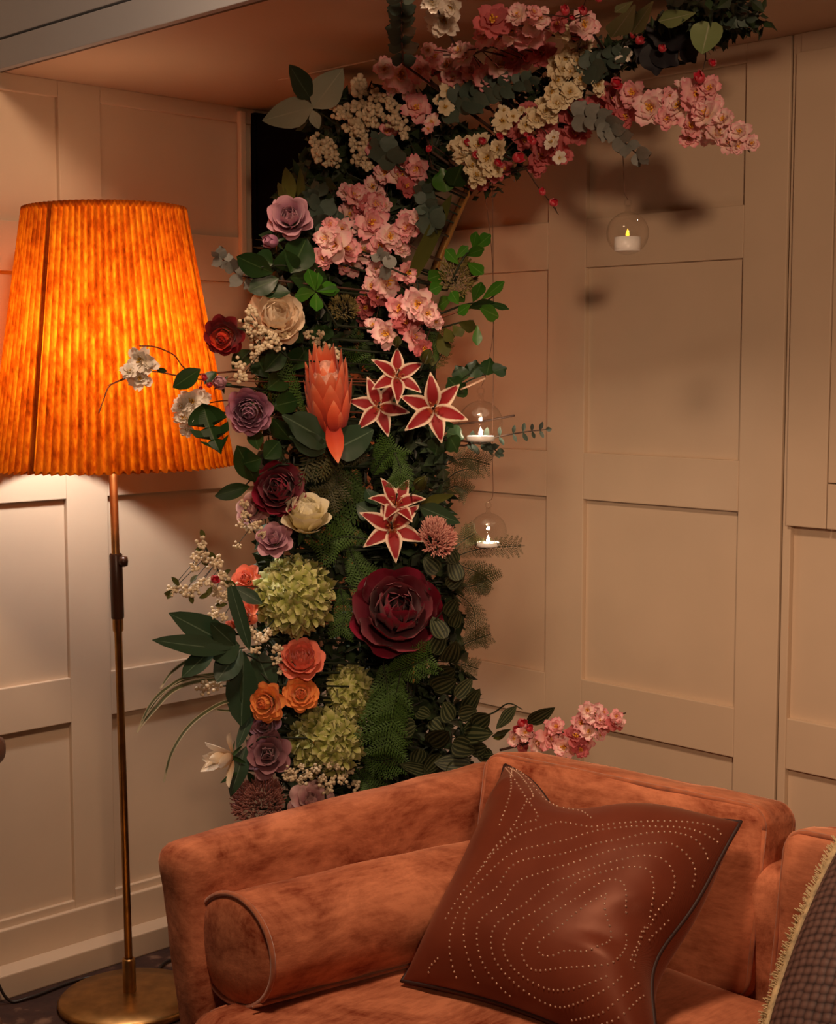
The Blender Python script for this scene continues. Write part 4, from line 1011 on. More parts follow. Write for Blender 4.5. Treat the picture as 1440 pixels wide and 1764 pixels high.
# hydrangeas -----------------------------------------------------------
def floret_mesh(var):
    k = ('hf', var)
    if k in _mc: return _mc[k]
    vs, fs, uv = [], [], []; rr = random.Random(var)
    pm_ = petal_mesh('hyd', PM['hyd'], var % 3)
    for q in range(4):
        R_ = Matrix.Rotation(6.283*q/4 + rr.uniform(-.15, .15), 4, 'Z') @ Matrix.Translation((0, .03, 0)) @ Matrix.Rotation(math.radians(-58-rr.uniform(-24, 24)), 4, 'X')
        o = len(vs); vs += [R_ @ v.co for v in pm_.vertices]; fs += [tuple(a+o for a in p.vertices) for p in pm_.polygons]
        u_ = [None]*len(pm_.vertices)
        for l in pm_.loops: u_[l.vertex_index] = tuple(pm_.uv_layers[0].data[l.index].uv)
        uv += u_
    v, f = lathe_vf([(0, -.02), (.05, .0), (.04, .06), (0, .08)], 6); o = len(vs); vs += [Vector(a) for a in v]; fs += [tuple(a+o for a in g) for g in f]; uv += [(.5, 1)]*len(v)
    m = new_mesh('floret', vs, fs, PM['hyd'], True, uv); _mc[k] = m; return m
def hydrangea(label, px, py, w, h, n, fs_, dx=0, dy=.25, off=-.05):
    M, mpp = FR(px, py, dx, dy, 0, off); a, b_ = w*mpp/2, h*mpp/2; M = M @ Matrix.Translation((0, 0, -.6*a)); t = thing('hydrangea', label, 'hydrangea', M, None); rr = random.Random(int(px))
    for i in range(n):
        z = 1 - 1.15*(i+.5)/n; ph = i*2.39996; r = math.sqrt(max(0, 1-z*z)); d = Vector((r*math.cos(ph), r*math.sin(ph), z)); k = rr.uniform(.84, 1.02)
        p = Vector((d.x*a*k*.86, d.y*b_*k*.86, d.z*a*.72*k)); nn_ = (d + Vector((rr.uniform(-.55, .55), rr.uniform(-.55, .55), .1))).normalized()
        x = nn_.orthogonal().normalized(); y = nn_.cross(x); an = rr.uniform(0, 6.28); x, y = x*math.cos(an)+y*math.sin(an), y*math.cos(an)-x*math.sin(an); s = fs_*mpp*rr.uniform(.85, 1.2)
        link('floret', floret_mesh(i % 4), t, basis(p, x*s, y*s, nn_*s))
        if i % 2 == 0: tube('stalk', [(0, 0, -a*.3), p*.97], .0009, M_STEM, t, 3)
    stem_to(t, M, .004, .05)
hydrangea('round green hydrangea head beside the big burgundy peony', 507, 1018, 140, 142, 120, 22)
hydrangea('upper small green hydrangea next to the coral rose', 606, 1186, 80, 104, 62, 19, .2, .4, -.09)
hydrangea('lower wide green hydrangea above the sofa arm', 560, 1268, 136, 126, 110, 20, 0, .3, -.06)

# plumes ----------------------------------------------------------------
plume('plume_flower', 'salmon pink spiky plume right of the lower lily', 'plume flower', 752, 928, 54, 66, M_FLUFFP, 420, 12, .3, .5, -.08)
plume('plume_flower', 'dusky pink-brown plume rising behind the sofa arm front', 'plume flower', 446, 1384, 84, 84, M_FLUFFB, 700, 13, -.3, .4, .0)
plume('plume_flower', 'brownish olive seed head among the right-hand green leaves', 'seed head', 788, 476, 60, 66, M_FLUFFO, 420, 10, .3, .4, .02)
plume('plume_flower', 'small olive-yellow seed head right of the green rosette', 'seed head', 592, 532, 44, 40, M_FLUFFO, 260, 9, 0, .4, -.02)

# ---------------------------------------------------------------- blossom branches
G = 'pink blossom branches'
branch('blossom_branch', 'short pink blossom spray at the bend, uppermost on the left', 'blossom', [(745, 262), (716, 190), (690, 125)], [(690, 128, 68), (723, 122, 52), (662, 118, 44), (700, 152, 46), (716, 186, 58), (676, 146, 40)], 'pink', off=-.04)
branch('blossom_branch', 'pink blossom spray pointing left over the dark leaves', 'blossom', [(770, 320), (700, 306), (600, 335)], [(690, 302, 60), (718, 290, 50), (664, 296, 46), (700, 322, 46), (612, 338, 52), (642, 322, 44), (652, 252, 50, .02), (640, 352, 50), (596, 330, 36), (668, 226, 40, .03), (630, 345, 40)], 'pink', off=-.05, alt='rosy')
branch('blossom_branch', 'fullest pink blossom cluster in the middle of the column', 'blossom', [(735, 440), (650, 395), (548, 432)], [(575, 421, 74, -.02), (640, 384, 68, -.02), (602, 372, 56), (672, 408, 56), (703, 392, 54, .02), (622, 432, 58), (556, 444, 48), (604, 456, 50), (722, 378, 42, .03), (648, 352, 44), (588, 396, 50), (655, 424, 50), (690, 420, 40, .02), (560, 410, 46)], 'pink', off=-.05)
branch('blossom_branch', 'pink blossom spray hanging down above the topmost lily', 'blossom', [(745, 560), (705, 500), (640, 478)], [(668, 486, 64), (702, 470, 46), (640, 494, 44), (720, 524, 66), (688, 532, 56), (666, 575, 58), (714, 580, 56, .02), (736, 540, 46), (700, 556, 52, .02, 'rosy'), (650, 510, 46, .02, 'rosy'), (628, 530, 44, .04, 'rosy'), (730, 600, 40, .02, 'rosy'), (650, 465, 42, .02)], 'pink', off=-.05)
branch('blossom_branch', 'long pink blossom branch along the top, left of the cream spike', 'blossom', [(735, 135), (800, 100), (900, 60), (1015, 25)], [(770, 112, 56), (748, 96, 42), (800, 96, 54), (848, 36, 72), (834, 62, 54), (878, 56, 60), (912, 58, 76), (932, 92, 58), (862, 112, 66), (838, 134, 54), (892, 26, 48), (962, 40, 40), (1006, 42, 58), (1000, 70, 46), (812, 122, 46), (888, 102, 56), (780, 135, 40), (930, 30, 46), (790, 86, 40)], 'pink', off=-.03, alt='rosy', buds=((908, 100, 22), (925, 92, 18)))
branch('blossom_branch', 'rosy blossom branch in shade hanging under the top of the arch', 'blossom', [(880, 160), (950, 210), (940, 280)], [(950, 240, 66), (930, 268, 58), (992, 232, 54), (985, 196, 58), (882, 214, 50), (900, 240, 46), (965, 262, 50), (1005, 205, 48), (1040, 190, 50), (1062, 205, 44), (912, 190, 40), (850, 300, 40), (830, 316, 30)], 'rosy', off=.01)
branch('blossom_branch', 'pale pink blossom branch reaching out to the right', 'blossom', [(1000, 150), (1090, 150), (1170, 170), (1240, 212), (1292, 262)], [(1120, 186, 74), (1090, 160, 56), (1056, 172, 60, .02, 'rosy'), (1168, 182, 58), (1200, 162, 64), (1216, 196, 58), (1190, 218, 50), (1236, 230, 58), (1258, 246, 54), (1222, 152, 48, .01), (1274, 226, 44), (1150, 204, 48), (1028, 186, 58, .03, 'rosy'), (1270, 250, 40), (1205, 185, 50), (1245, 205, 40), (1080, 200, 48, .02, 'rosy'), (1180, 150, 44, .02)], 'pink', off=-.03)
branch('blossom_branch', 'red-and-pink blossom branch lying over the sofa back', 'blossom', [(862, 1292), (920, 1278), (985, 1262), (1030, 1240), (1078, 1228)], [(905, 1262, 36), (945, 1270, 54), (972, 1287, 48), (992, 1268, 50), (1002, 1246, 44), (1022, 1230, 46), (1036, 1242, 40), (1058, 1246, 34), (925, 1280, 44), (958, 1252, 40), (1015, 1260, 40), (1000, 1290, 38), (885, 1272, 34), (1012, 1224, 36), (1062, 1234, 28)], 'pink', off=-.06, alt='rosy', buds=((898, 1246, 26), (890, 1258, 22), (912, 1256, 20)))
branch('blossom_branch', 'white blossom on a bare curved twig in front of the lampshade', 'blossom', [(400, 640), (345, 645), (312, 648), (262, 640), (215, 652), (186, 664)], [(242, 620, 56, 0, 'white', ), (240, 652, 48), (222, 640, 36), (256, 630, 40)], 'white', M_TWIGR, .0022, off=-.02, leaves=(((345, 636), (296, 668), 34, 'oval', 'deep', -.04), ((268, 636), (288, 640), 10, 'oval', 'deep', -.04)))
tw = [P(x, y, DF(x, y)) for x, y in ((318, 634), (300, 612), (268, 598), (240, 596))]
t = thing('bare_twig', 'thin reddish twig arching above the white blossom by the lampshade', 'twig', tw[0]); tube('twig', [p-tw[0] for p in curve_pts([corept(430, 640), P(360, 655, DF(360, 655))]+tw, 6)], .0014, M_TWIGR, t, 5)
tw = [P(x, y, DF(x, y)) for x, y in ((210, 655), (188, 666), (178, 690), (170, 712))]
t = thing('bare_twig', 'hair-thin twig end drooping in front of the lampshade, leftmost', 'twig', tw[0]); tube('twig', [p-tw[0] for p in curve_pts([P(236, 646, DF(236, 646))]+tw, 6)], .0011, M_TWIGR, t, 5)
branch('blossom_branch', 'white blossoms behind the split dark leaf in front of the lampshade', 'blossom', [(440, 700), (390, 690), (335, 700)], [(330, 692, 58), (318, 720, 48), (345, 686, 42), (312, 700, 40), (322, 740, 32), (345, 712, 50)], 'white', M_TWIGR, .002, off=.0)
branch('blossom_branch', 'white double blossom hanging at the top beside the eucalyptus string', 'blossom', [(800, 110), (770, 50), (745, 0), (738, -16)], [(764, 34, 64), (746, 6, 44), (778, 12, 40), (752, 46, 40)], 'white', None, .0025, off=-.03)
branch('blossom_spike', 'cream blossom spike curving down from the top of the arch', 'blossom', [(1010, 40), (985, 110), (960, 165), (905, 218)], [(966, 55, 46), (992, 66, 40), (974, 100, 42), (986, 122, 38), (960, 138, 38), (1002, 136, 36), (1030, 146, 30), (982, 158, 38), (960, 178, 38), (940, 192, 36), (924, 206, 36), (906, 216, 32), (1004, 82, 42), (970, 120, 38), (995, 104, 34), (950, 158, 34), (972, 172, 34), (935, 180, 32), (950, 200, 32), (915, 196, 28), (986, 84, 36)], 'cream', None, .0025, off=-.06, double=True)
branch('blossom_cluster', 'cream blossom cluster dotted with red buds at the bend', 'blossom', [(868, 238), (830, 262), (800, 280)], [(800, 266, 50), (826, 250, 48), (840, 272, 50), (814, 286, 44), (858, 256, 40), (822, 302, 40), (794, 250, 36), (842, 292, 34), (806, 248, 34)], 'cream', None, .0025, off=-.06, buds=((832, 244, 20), (807, 246, 18), (820, 266, 24), (858, 280, 20)))
branch('blossom_cluster', 'small cream blossoms between the two eucalyptus sprigs', 'blossom', [(860, 160), (866, 200), (870, 222)], [(866, 208, 40), (862, 224, 30), (884, 200, 28), (868, 190, 26)], 'cream', None, .002, off=-.05, double=False)
branch('blossom_cluster', 'single cream blossoms dangling below the bend, beside the pink spray', 'blossom', [(790, 130), (772, 160), (768, 190)], [(772, 158, 36), (767, 184, 34), (755, 172, 24), (778, 140, 30)], 'cream', None, .002, off=-.05, double=False)
branch('blossom_cluster', 'two loose white blossoms under the rosy shade branch', 'blossom', [(930, 215), (948, 240), (965, 272)], [(950, 244, 34), (964, 272, 28), (955, 236, 26)], 'white', None, .0015, off=-.06, double=False)
branch('blossom_cluster', 'two pale pink rosebuds with white tips beside the black gap', 'blossom', [(745, 250), (742, 214)], [(744, 210, 34), (738, 222, 26)], 'pink', None, .0015, off=-.06, double=False)
branch('blossom_cluster', 'pale blossom bud between the dark leaves at the top right', 'blossom', [(1060, 110), (1078, 96)], [(1078, 94, 28), (1068, 104, 22)], 'white', None, .0015, off=-.06, double=False)
# red buds on twigs
def redtwig(label, path, buds, off=-.05, mat=None): return branch('red_bud_twig', label, 'twig', path, [], 'red', mat or M_TWIG, .0016, None, off, buds=buds)
redtwig('dark twig with red buds curling down below the bend', [(868, 268), (900, 285), (925, 320), (945, 345), (962, 370)], ((890, 272, 28), (935, 332, 17), (952, 349, 22), (862, 236, 18)))
redtwig('twig with red buds beside the cream cluster', [(868, 262), (890, 240), (925, 235)], ((918, 244, 22), (905, 232, 12)))
redtwig('twig tip with crimson buds over the top blossom branch', [(1000, 70), (1000, 30), (1012, -10)], ((974, 20, 24), (1006, 20, 22), (1032, -2, 20), (985, 30, 14)))
redtwig('pink-red bud drooping between the cream spike and black leaves', [(1040, 90), (1058, 118), (1062, 140)], ((1061, 141, 30),))
redtwig('crimson buds among the grey leaves at the top right', [(1070, 30), (1098, 55), (1140, 84)], ((1100, 70, 22), (1141, 84, 20), (1090, 62, 14)))
redtwig('two pink-red buds on a fine drooping stem at the far right', [(1190, 60), (1215, 90), (1208, 132)], ((1207, 136, 28), (1228, 108, 20)))
redtwig('lone red bud beside the pale pink rosebuds at the bend', [(745, 290), (738, 262)], ((738, 258, 16),))
redtwig('red flower bits and buds beside the dusty lilac bud', [(400, 650), (365, 662), (350, 650)], ((352, 652, 16), (360, 664, 14), (345, 668, 10)), -.02, M_TWIGR)

# cream filler sprays
crumbs('filler_spray', 'cream spray of crumbly florets against the black panel', 'filler spray', [(600, 300), (575, 270), (556, 250)], [(544, 248, 26), (556, 262, 28), (572, 268, 26), (562, 250, 24), (548, 272, 22), (578, 280, 20), (540, 262, 18), (566, 282, 20)], off=-.04)
crumbs('filler_spray', 'tall cream spray right of the silver leaves', 'filler spray', [(650, 290), (632, 240), (622, 190), (640, 140)], [(612, 148, 34), (620, 158, 26), (648, 166, 26), (600, 198, 34), (618, 206, 36), (634, 194, 34), (650, 186, 30), (622, 184, 28), (606, 222, 30), (588, 196, 24), (580, 190, 20), (640, 210, 26), (624, 222, 26), (656, 200, 22)], off=-.05)
crumbs('filler_spray', 'cream spray below the tall one, left of the pink spray', 'filler spray', [(660, 310), (640, 280), (622, 250)], [(612, 250, 26), (622, 262, 28), (616, 276, 22), (630, 276, 24), (628, 244, 22), (636, 288, 20), (626, 232, 20)], off=-.05)
crumbs('filler_spray', 'cream spray tucked between the pink sprays at the bend', 'filler spray', [(720, 270), (695, 220), (678, 190)], [(672, 186, 26), (684, 200, 28), (690, 216, 26), (676, 208, 22), (696, 232, 22), (668, 172, 20)], off=-.05)
crumbs('filler_spray', 'white bobbly filler below the creamy blush peony', 'filler spray', [(500, 620), (470, 590), (445, 560)], [(430, 540, 24), (424, 556, 22), (440, 580, 26), (448, 566, 22), (456, 594, 26), (472, 586, 22), (444, 602, 22), (480, 600, 18), (440, 618, 18), (428, 572, 18), (410, 628, 22), (416, 650, 24), (462, 575, 18), (490, 576, 18)], off=-.06)
crumbs('filler_spray', 'small white beads of blossom above the protea', 'filler spray', [(580, 640), (560, 610), (546, 590)], [(530, 580, 18), (548, 590, 20), (556, 604, 18), (574, 604, 20), (576, 616, 20), (552, 576, 14), (578, 628, 14)], off=-.04)
crumbs('filler_spray', 'white and green filler left of the mauve rose', 'filler spray', [(470, 960), (440, 920), (422, 880)], [(420, 890, 18), (414, 904, 16), (430, 912, 18), (442, 908, 18), (408, 940, 14), (420, 870, 18), (450, 920, 14)], M_CRUMB, 0)
wx = [(350, 936, 20), (345, 952, 18), (336, 962, 18), (356, 966, 20), (368, 974, 22), (334, 978, 18), (378, 968, 20), (300, 1014, 22), (318, 1018, 22), (332, 1018, 20), (346, 1006, 20), (360, 1004, 20), (380, 996, 22), (388, 1008, 22), (372, 1020, 20), (390, 1030, 22), (376, 1046, 20), (368, 1060, 18), (290, 1020, 16), (400, 1010, 18), (384, 1064, 16)]
crumbs('wax_flower', 'white wax flower sprigs with tiny green leaves at the left', 'filler spray', [(450, 1100), (410, 1040), (380, 990), (350, 935)], wx, off=-.01, leaves=tuple(((x, y), (x+dx, y+dy), 10, 'oval', 'olive', -.015) for x, y, dx, dy in ((350, 940, -14, 12), (356, 950, 16, 12), (340, 990, -12, 14), (352, 930, -6, -18), (310, 1010, -14, -16), (296, 1016, -8, 16), (326, 1022, 6, 18), (362, 1022, -20, 8), (380, 990, 18, -8), (346, 962, 12, 12), (366, 1010, -12, 18), (300, 1020, -18, 2), (392, 1040, -22, 4), (386, 1000, 20, 8))))
redtwig('tiny pink-red bud among the white wax flowers', [(395, 1010), (372, 998)], ((369, 998, 22),), -.03)
crumbs('wax_flower', 'white wax flowers hanging left of the coral rose', 'filler spray', [(480, 1060), (450, 1090), (430, 1095)], [(422, 1086, 20), (436, 1092, 20), (446, 1102, 20), (458, 1100, 20), (442, 1122, 18), (478, 1118, 20), (478, 1136, 18), (484, 1156, 16), (462, 1090, 16)], off=-.03)
crumbs('wax_flower', 'small white tuft behind the drooping dark leaf', 'filler spray', [(420, 1180), (380, 1182), (352, 1182)], [(352, 1178, 24), (362, 1184, 22), (376, 1180, 18), (352, 1190, 18)], off=0)
crumbs('baby_breath', 'white dotted filler on fine stems in front of the lower hydrangea', 'filler spray', [(560, 1400), (560, 1350), (550, 1320)], [(494, 1342, 18), (508, 1338, 20), (530, 1336, 20), (552, 1344, 20), (574, 1346, 20), (590, 1342, 20), (610, 1350, 20), (562, 1362, 20), (566, 1318, 18), (582, 1322, 18), (602, 1328, 18), (545, 1325, 18), (520, 1348, 18), (498, 1328, 16), (520, 1322, 14)], off=-.09)

# ---------------------------------------------------------------- leaves
sprig('eucalyptus_string', 'dark eucalyptus string hanging straight down from the ceiling', 'eucalyptus', [(694, 110), (692, 60), (692, 20), (690, -20)], 9, 26, 'euc', 'round', -.0, None, 1.0, 1.0, M_TWIG, .0, .25)
sprig('eucalyptus', 'grey-green eucalyptus sprig along the underside of the top', 'eucalyptus', [(760, 190), (810, 168), (860, 150), (912, 140)], 9, 40, 'euc', 'round', -.03, None, .95)
sprig('eucalyptus', 'greyish eucalyptus sprig right of the cream spike', 'eucalyptus', [(1000, 130), (1030, 110), (1070, 92)], 6, 36, 'euc', 'round', -.05, None, 1)
sprig('eucalyptus', 'eucalyptus tip hanging down above the top glass globe', 'eucalyptus', [(985, 200), (1035, 205), (1065, 235), (1104, 272)], 8, 36, 'eucpale', 'round', -.05, None, .95, 1, M_TWIG, .3)
sprig('eucalyptus', 'little eucalyptus tip beside the top of the lampshade right edge', 'eucalyptus', [(450, 480), (412, 474), (396, 456), (376, 442)], 5, 28, 'eucpale', 'round', .0, None, .9, 1, M_TWIG, .3)
sprig('eucalyptus', 'thin eucalyptus tip poking right behind the middle glass globe', 'eucalyptus', [(800, 768), (860, 752), (905, 744), (940, 740)], 7, 22, 'euc', 'oval', .04, None, .5, 1.0, M_TWIG, .4, .4)
sprig('eucalyptus', 'tiny dark sprig hanging under the middle glass globe', 'eucalyptus', [(800, 760), (840, 768), (862, 782)], 4, 16, 'euc', 'round', .05, None, .8, 1, M_TWIG, .2)
sprig('eucalyptus', 'dark eucalyptus tuft right of the pink spray at the bend', 'eucalyptus', [(752, 400), (738, 360), (728, 325)], 5, 36, 'euc', 'round', -.04, None, 1)
sprig('eucalyptus', 'dark eucalyptus sprig left of the fullest blossom cluster', 'eucalyptus', [(600, 420), (560, 375), (545, 330)], 6, 44, 'euc', 'round', .0, None, 1)
sprig('eucalyptus', 'grey eucalyptus leaves between the cream and pink sprays', 'eucalyptus', [(690, 290), (665, 262), (650, 240)], 3, 38, 'euc', 'round', -.07, None, 1)
sprig('eucalyptus', 'blue-grey eucalyptus cluster at the very top right', 'eucalyptus', [(1190, 30), (1240, 25), (1285, 30)], 8, 40, 'euc', 'round', -.03, None, .95)
sprig('eucalyptus', 'second eucalyptus cluster above the far right leaf', 'eucalyptus', [(1150, 10), (1200, 0), (1290, 5)], 8, 40, 'euc', 'round', .0, None, .95)
sprig('eucalyptus', 'lone silvery eucalyptus tip in front of the middle blossom', 'eucalyptus', [(690, 470), (660, 455), (655, 440)], 2, 34, 'eucpale', 'round', -.10, None, .9)
spray('leaf_sprig', 'three large silvery leaves fanning out beside the black panel', 'leaves', [(600, 230), (560, 200), (540, 190)], [((540, 184), (446, 208), 52, None), ((540, 186), (588, 122), 58, None), ((536, 172), (494, 108), 40, None, 'blue'), ((538, 190), (550, 222), 22, None)], 'silver', 'lance', -.02)
spray('leaf_sprig', 'grey-green broad leaves at the top right of the arch', 'leaves', [(1130, 50), (1110, 40), (1095, 20)], [((1094, 8), (1052, 70), 46, None), ((1125, 2), (1090, 56), 32, None), ((1198, 22), (1132, 38), 32, None), ((1222, 38), (1210, 96), 56, 'heart'), ((1090, 2), (1060, 20), 20, None)], 'sage', 'obov', -.08)
spray('leaf_sprig', 'near-black ragged leaf cluster under the grey-green leaves', 'leaves', [(1100, 60), (1125, 80)], [((1128, 70), (1098, 110), 50), ((1128, 72), (1132, 132), 56), ((1128, 74), (1166, 112), 50), ((1180, 70), (1200, 110), 40), ((1150, 40), (1130, 78), 60), ((1160, 50), (1185, 88), 50), ((1080, 100), (1040, 112), 40)], 'black', 'round', -.02)
spray('leaf_sprig', 'bright green four-leaf rosette beside the fullest blossom cluster', 'leaves', [(580, 560), (550, 510), (544, 502)], [((543, 500), (530, 464), 26), ((545, 502), (578, 492), 25), ((542, 503), (510, 510), 26), ((544, 505), (546, 534), 26), ((546, 502), (584, 500), 20), ((545, 500), (548, 470), 20)], 'green', 'obov', -.10)
spray('leaf_sprig', 'fresh green leaves on the upper right, above the brown seed head', 'leaves', [(770, 500), (795, 450), (815, 425), (836, 408)], [((815, 428), (820, 400), 18), ((818, 428), (844, 404), 26), ((800, 440), (836, 428), 20), ((805, 452), (834, 474), 24), ((790, 455), (768, 430), 22), ((785, 445), (806, 424), 18), ((770, 470), (738, 480), 30), ((765, 490), (740, 500), 24)], 'green', 'obov', -.01)
spray('leaf_sprig', 'fresh green leaves reaching furthest right beside the brown seed head', 'leaves', [(760, 540), (800, 525), (838, 518), (866, 496)], [((830, 516), (870, 484), 20), ((836, 520), (876, 532), 13, None, 'deep'), ((815, 520), (830, 488), 26), ((825, 528), (856, 546), 30), ((800, 520), (786, 506), 24), ((822, 560), (822, 596), 18), ((780, 512), (752, 528), 26), ((790, 524), (776, 502), 24), ((810, 524), (790, 540), 20), ((806, 530), (850, 522), 22, None, 'deep')], 'green', 'obov', 0)
spray('leaf_sprig', 'brownish green leaves below the fresh green ones on the right', 'leaves', [(745, 570), (790, 556), (815, 552)], [((790, 556), (820, 566), 26), ((780, 560), (796, 578), 22), ((765, 565), (780, 590), 22), ((755, 575), (770, 612), 26), ((748, 590), (744, 630), 24)], 'olive', 'obov', .02)
spray('leaf_sprig', 'dark rounded scalloped leaves above the middle glass globe', 'leaves', [(770, 690), (800, 660), (850, 640)], [((800, 655), (786, 632), 30), ((815, 650), (820, 618), 34), ((838, 646), (846, 616), 32), ((850, 640), (874, 632), 28), ((790, 670), (772, 650), 34), ((786, 682), (800, 660), 30)], 'deep', 'round', .0)
tw = [P(x, y, DF(x, y, -.02)) for x, y in ((772, 682), (800, 668), (836, 652))]
t = thing('bare_twig', 'pale straight twig pointing at the scalloped leaves', 'twig', tw[0]); tube('twig', [p-tw[0] for p in [corept(740, 700)]+tw], .002, M_PALETWIG, t, 5)
tw = [P(x, y, DF(x, y, .06)) for x, y in ((780, 732), (830, 726), (886, 716))]
t = thing('bare_twig', 'dark bare twig crossing behind the middle glass globe', 'twig', tw[0]); tube('twig', [p-tw[0] for p in [corept(730, 735)]+tw], .0022, M_TWIG, t, 5)
tw = [P(x, y, DF(x, y, .0)) for x, y in ((745, 552), (780, 540), (812, 530))]
t = thing('bare_twig', 'reddish twig under the brown seed head on the right', 'twig', tw[0]); tube('twig', [p-tw[0] for p in [corept(735, 565)]+tw], .002, M_TWIGR, t, 5)
spray('leaf_sprig', 'dark round leaves left of the middle glass globe, below the right lily', 'leaves', [(740, 770), (775, 750)], [((770, 745), (800, 755), 36), ((775, 752), (790, 780), 34), ((760, 745), (770, 720), 34), ((755, 755), (750, 785), 36)], 'deep', 'round', -.02)
spray('leaf_sprig', 'dark glossy leaves under the lilac rose', 'leaves', [(560, 500), (500, 460), (450, 460)], [((470, 470), (408, 444), 46), ((480, 480), (428, 500), 40), ((500, 470), (530, 410), 60), ((500, 478), (560, 480), 60), ((470, 455), (440, 440), 40), ((440, 500), (500, 505), 30), ((490, 430), (500, 470), 50)], 'deep', 'oval', -.03)
spray('leaf_sprig', 'dark pointed olive leaves standing up beside the black panel', 'leaves', [(530, 400), (510, 370), (500, 340)], [((505, 350), (490, 284), 26), ((496, 350), (476, 312), 18), ((520, 360), (518, 290), 18), ((515, 370), (474, 340), 16)], 'olive', 'lance', .02)
spray('leaf_sprig', 'dark glossy pair of leaves below the lampshade edge', 'leaves', [(480, 800), (435, 825), (420, 840)], [((430, 838), (368, 854), 30), ((440, 830), (410, 770), 44), ((450, 790), (420, 800), 40), ((445, 775), (436, 740), 30), ((455, 790), (480, 760), 40)], 'deep', 'oval', -.02)
spray('leaf_sprig', 'dark leaves behind the purple garden rose', 'leaves', [(520, 720), (470, 700), (440, 660)], [((460, 670), (500, 640), 44), ((470, 700), (510, 690), 44), ((460, 650), (440, 612), 40), ((400, 636), (430, 604), 34), ((372, 640), (352, 660), 24), ((500, 640), (530, 600), 44), ((470, 720), (500, 760), 40), ((455, 640), (490, 600), 40), ((560, 560), (555, 590), 36), ((545, 560), (560, 610), 40), ((500, 560), (520, 590), 34)], 'deep', 'oval', .0)
spray('leaf_sprig', 'dark green pointed leaves at the right of the lower lily pair', 'leaves', [(700, 890), (740, 870), (760, 872)], [((722, 872), (788, 900), 34), ((725, 868), (780, 852), 18, None, 'olive'), ((712, 850), (730, 822), 20, None, 'green'), ((650, 890), (615, 870), 40), ((650, 870), (630, 845), 30)], 'blue', 'lance', -.03)
# split monstera-like leaf in front of the shade
def split_leaf(label, px, py, w, h):
    d = DF(px, py, -.05); k = d/F_PX; t = thing('split_leaf', label, 'leaf', P(px, py-h*.42, d))
    vs, fs, uv = [], [], []; n = 26
    prof = [0, .46, .74, .90, .98, 1, .98, .93, .85, .74, .58, .36, .10]
    for i in range(n+1):
        v = i/n; hw_ = interp(prof, v)*w/2*k
        for sd, e in ((-1, hw_), (1, hw_)):
            # slits cut in from the rim towards the midrib
            cut = .22 if (i % 7 in (4,) and 5 < i < 23) else 1.0
            for u in (0, .5, 1.0): vs.append((sd*e*min(u, max(cut, 0) if u > cut else u) + .012*v*v, -.010*abs(u)**2, -v*h*k + u*u*h*k*.10)); uv.append((.5+sd*u*.5, v))
    for i in range(n):
        for sd in range(2):
            for q in range(2):
                a = i*6+sd*3+q
                if q == 1 and ((i % 7 in (4,) and 5 < i < 23)): continue
                fs.append((a, a+1, a+7, a+6))
    link('blade', new_mesh('blade', vs, fs, LM['deep'], False, uv), t, Matrix.Rotation(math.radians(-12), 4, 'Y'))
    o = t.matrix_basis.translation; tube('stem', [p-o for p in curve_pts([o, P(398, 712, DF(398, 712)), corept(480, 720)], 6)], .0018, M_TWIG, t, 5)
split_leaf('dark split leaf hanging in front of the lampshade', 352, 738, 68, 84)
spray('leaf_sprig', 'big dark pointed leaves reaching left over the wall rail', 'leaves', [(450, 1140), (405, 1118), (390, 1112)], [((402, 1116), (298, 1056), 58, 'lance'), ((398, 1120), (258, 1104), 40, 'lance'), ((372, 1112), (312, 1168), 36, 'oval'), ((412, 1110), (360, 1124), 60, 'oval'), ((404, 1112), (360, 1070), 40, 'lance')], 'blue', 'lance', -.02)
spray('leaf_sprig', 'large dark leaves drooping left of the orange roses', 'leaves', [(470, 1180), (430, 1140), (416, 1126)], [((416, 1118), (372, 1172), 50), ((420, 1122), (416, 1250), 60), ((426, 1140), (440, 1240), 50), ((440, 1120), (470, 1190), 50), ((398, 1010), (430, 1120), 26, 'blade'), ((452, 1040), (400, 1010), 26, 'lance')], 'blue', 'oval', -.03)
spray('leaf_sprig', 'pointed grey-green leaf hanging beside the cream magnolia', 'leaves', [(450, 1270), (425, 1290)], [((424, 1286), (396, 1372), 36, 'lance'), ((436, 1220), (408, 1290), 20, 'blade'), ((410, 1330), (380, 1348), 10, 'lance', 'deep'), ((426, 1330), (440, 1352), 12, 'lance', 'deep')], 'blue', 'lance', -.03)
spray('strap_leaf', 'broad dark blade leaf slanting up beside the gold hoop', 'leaf', [(720, 500), (718, 480)], [((708, 480), (778, 335), 26, 'blade', 'olive'), ((712, 470), (756, 370), 20, 'blade', 'deep'), ((770, 330), (760, 290), 44, 'round', 'green'), ((780, 320), (795, 286), 40, 'round', 'deep'), ((760, 330), (736, 302), 40, 'round', 'deep')], 'olive', 'blade', -.02)
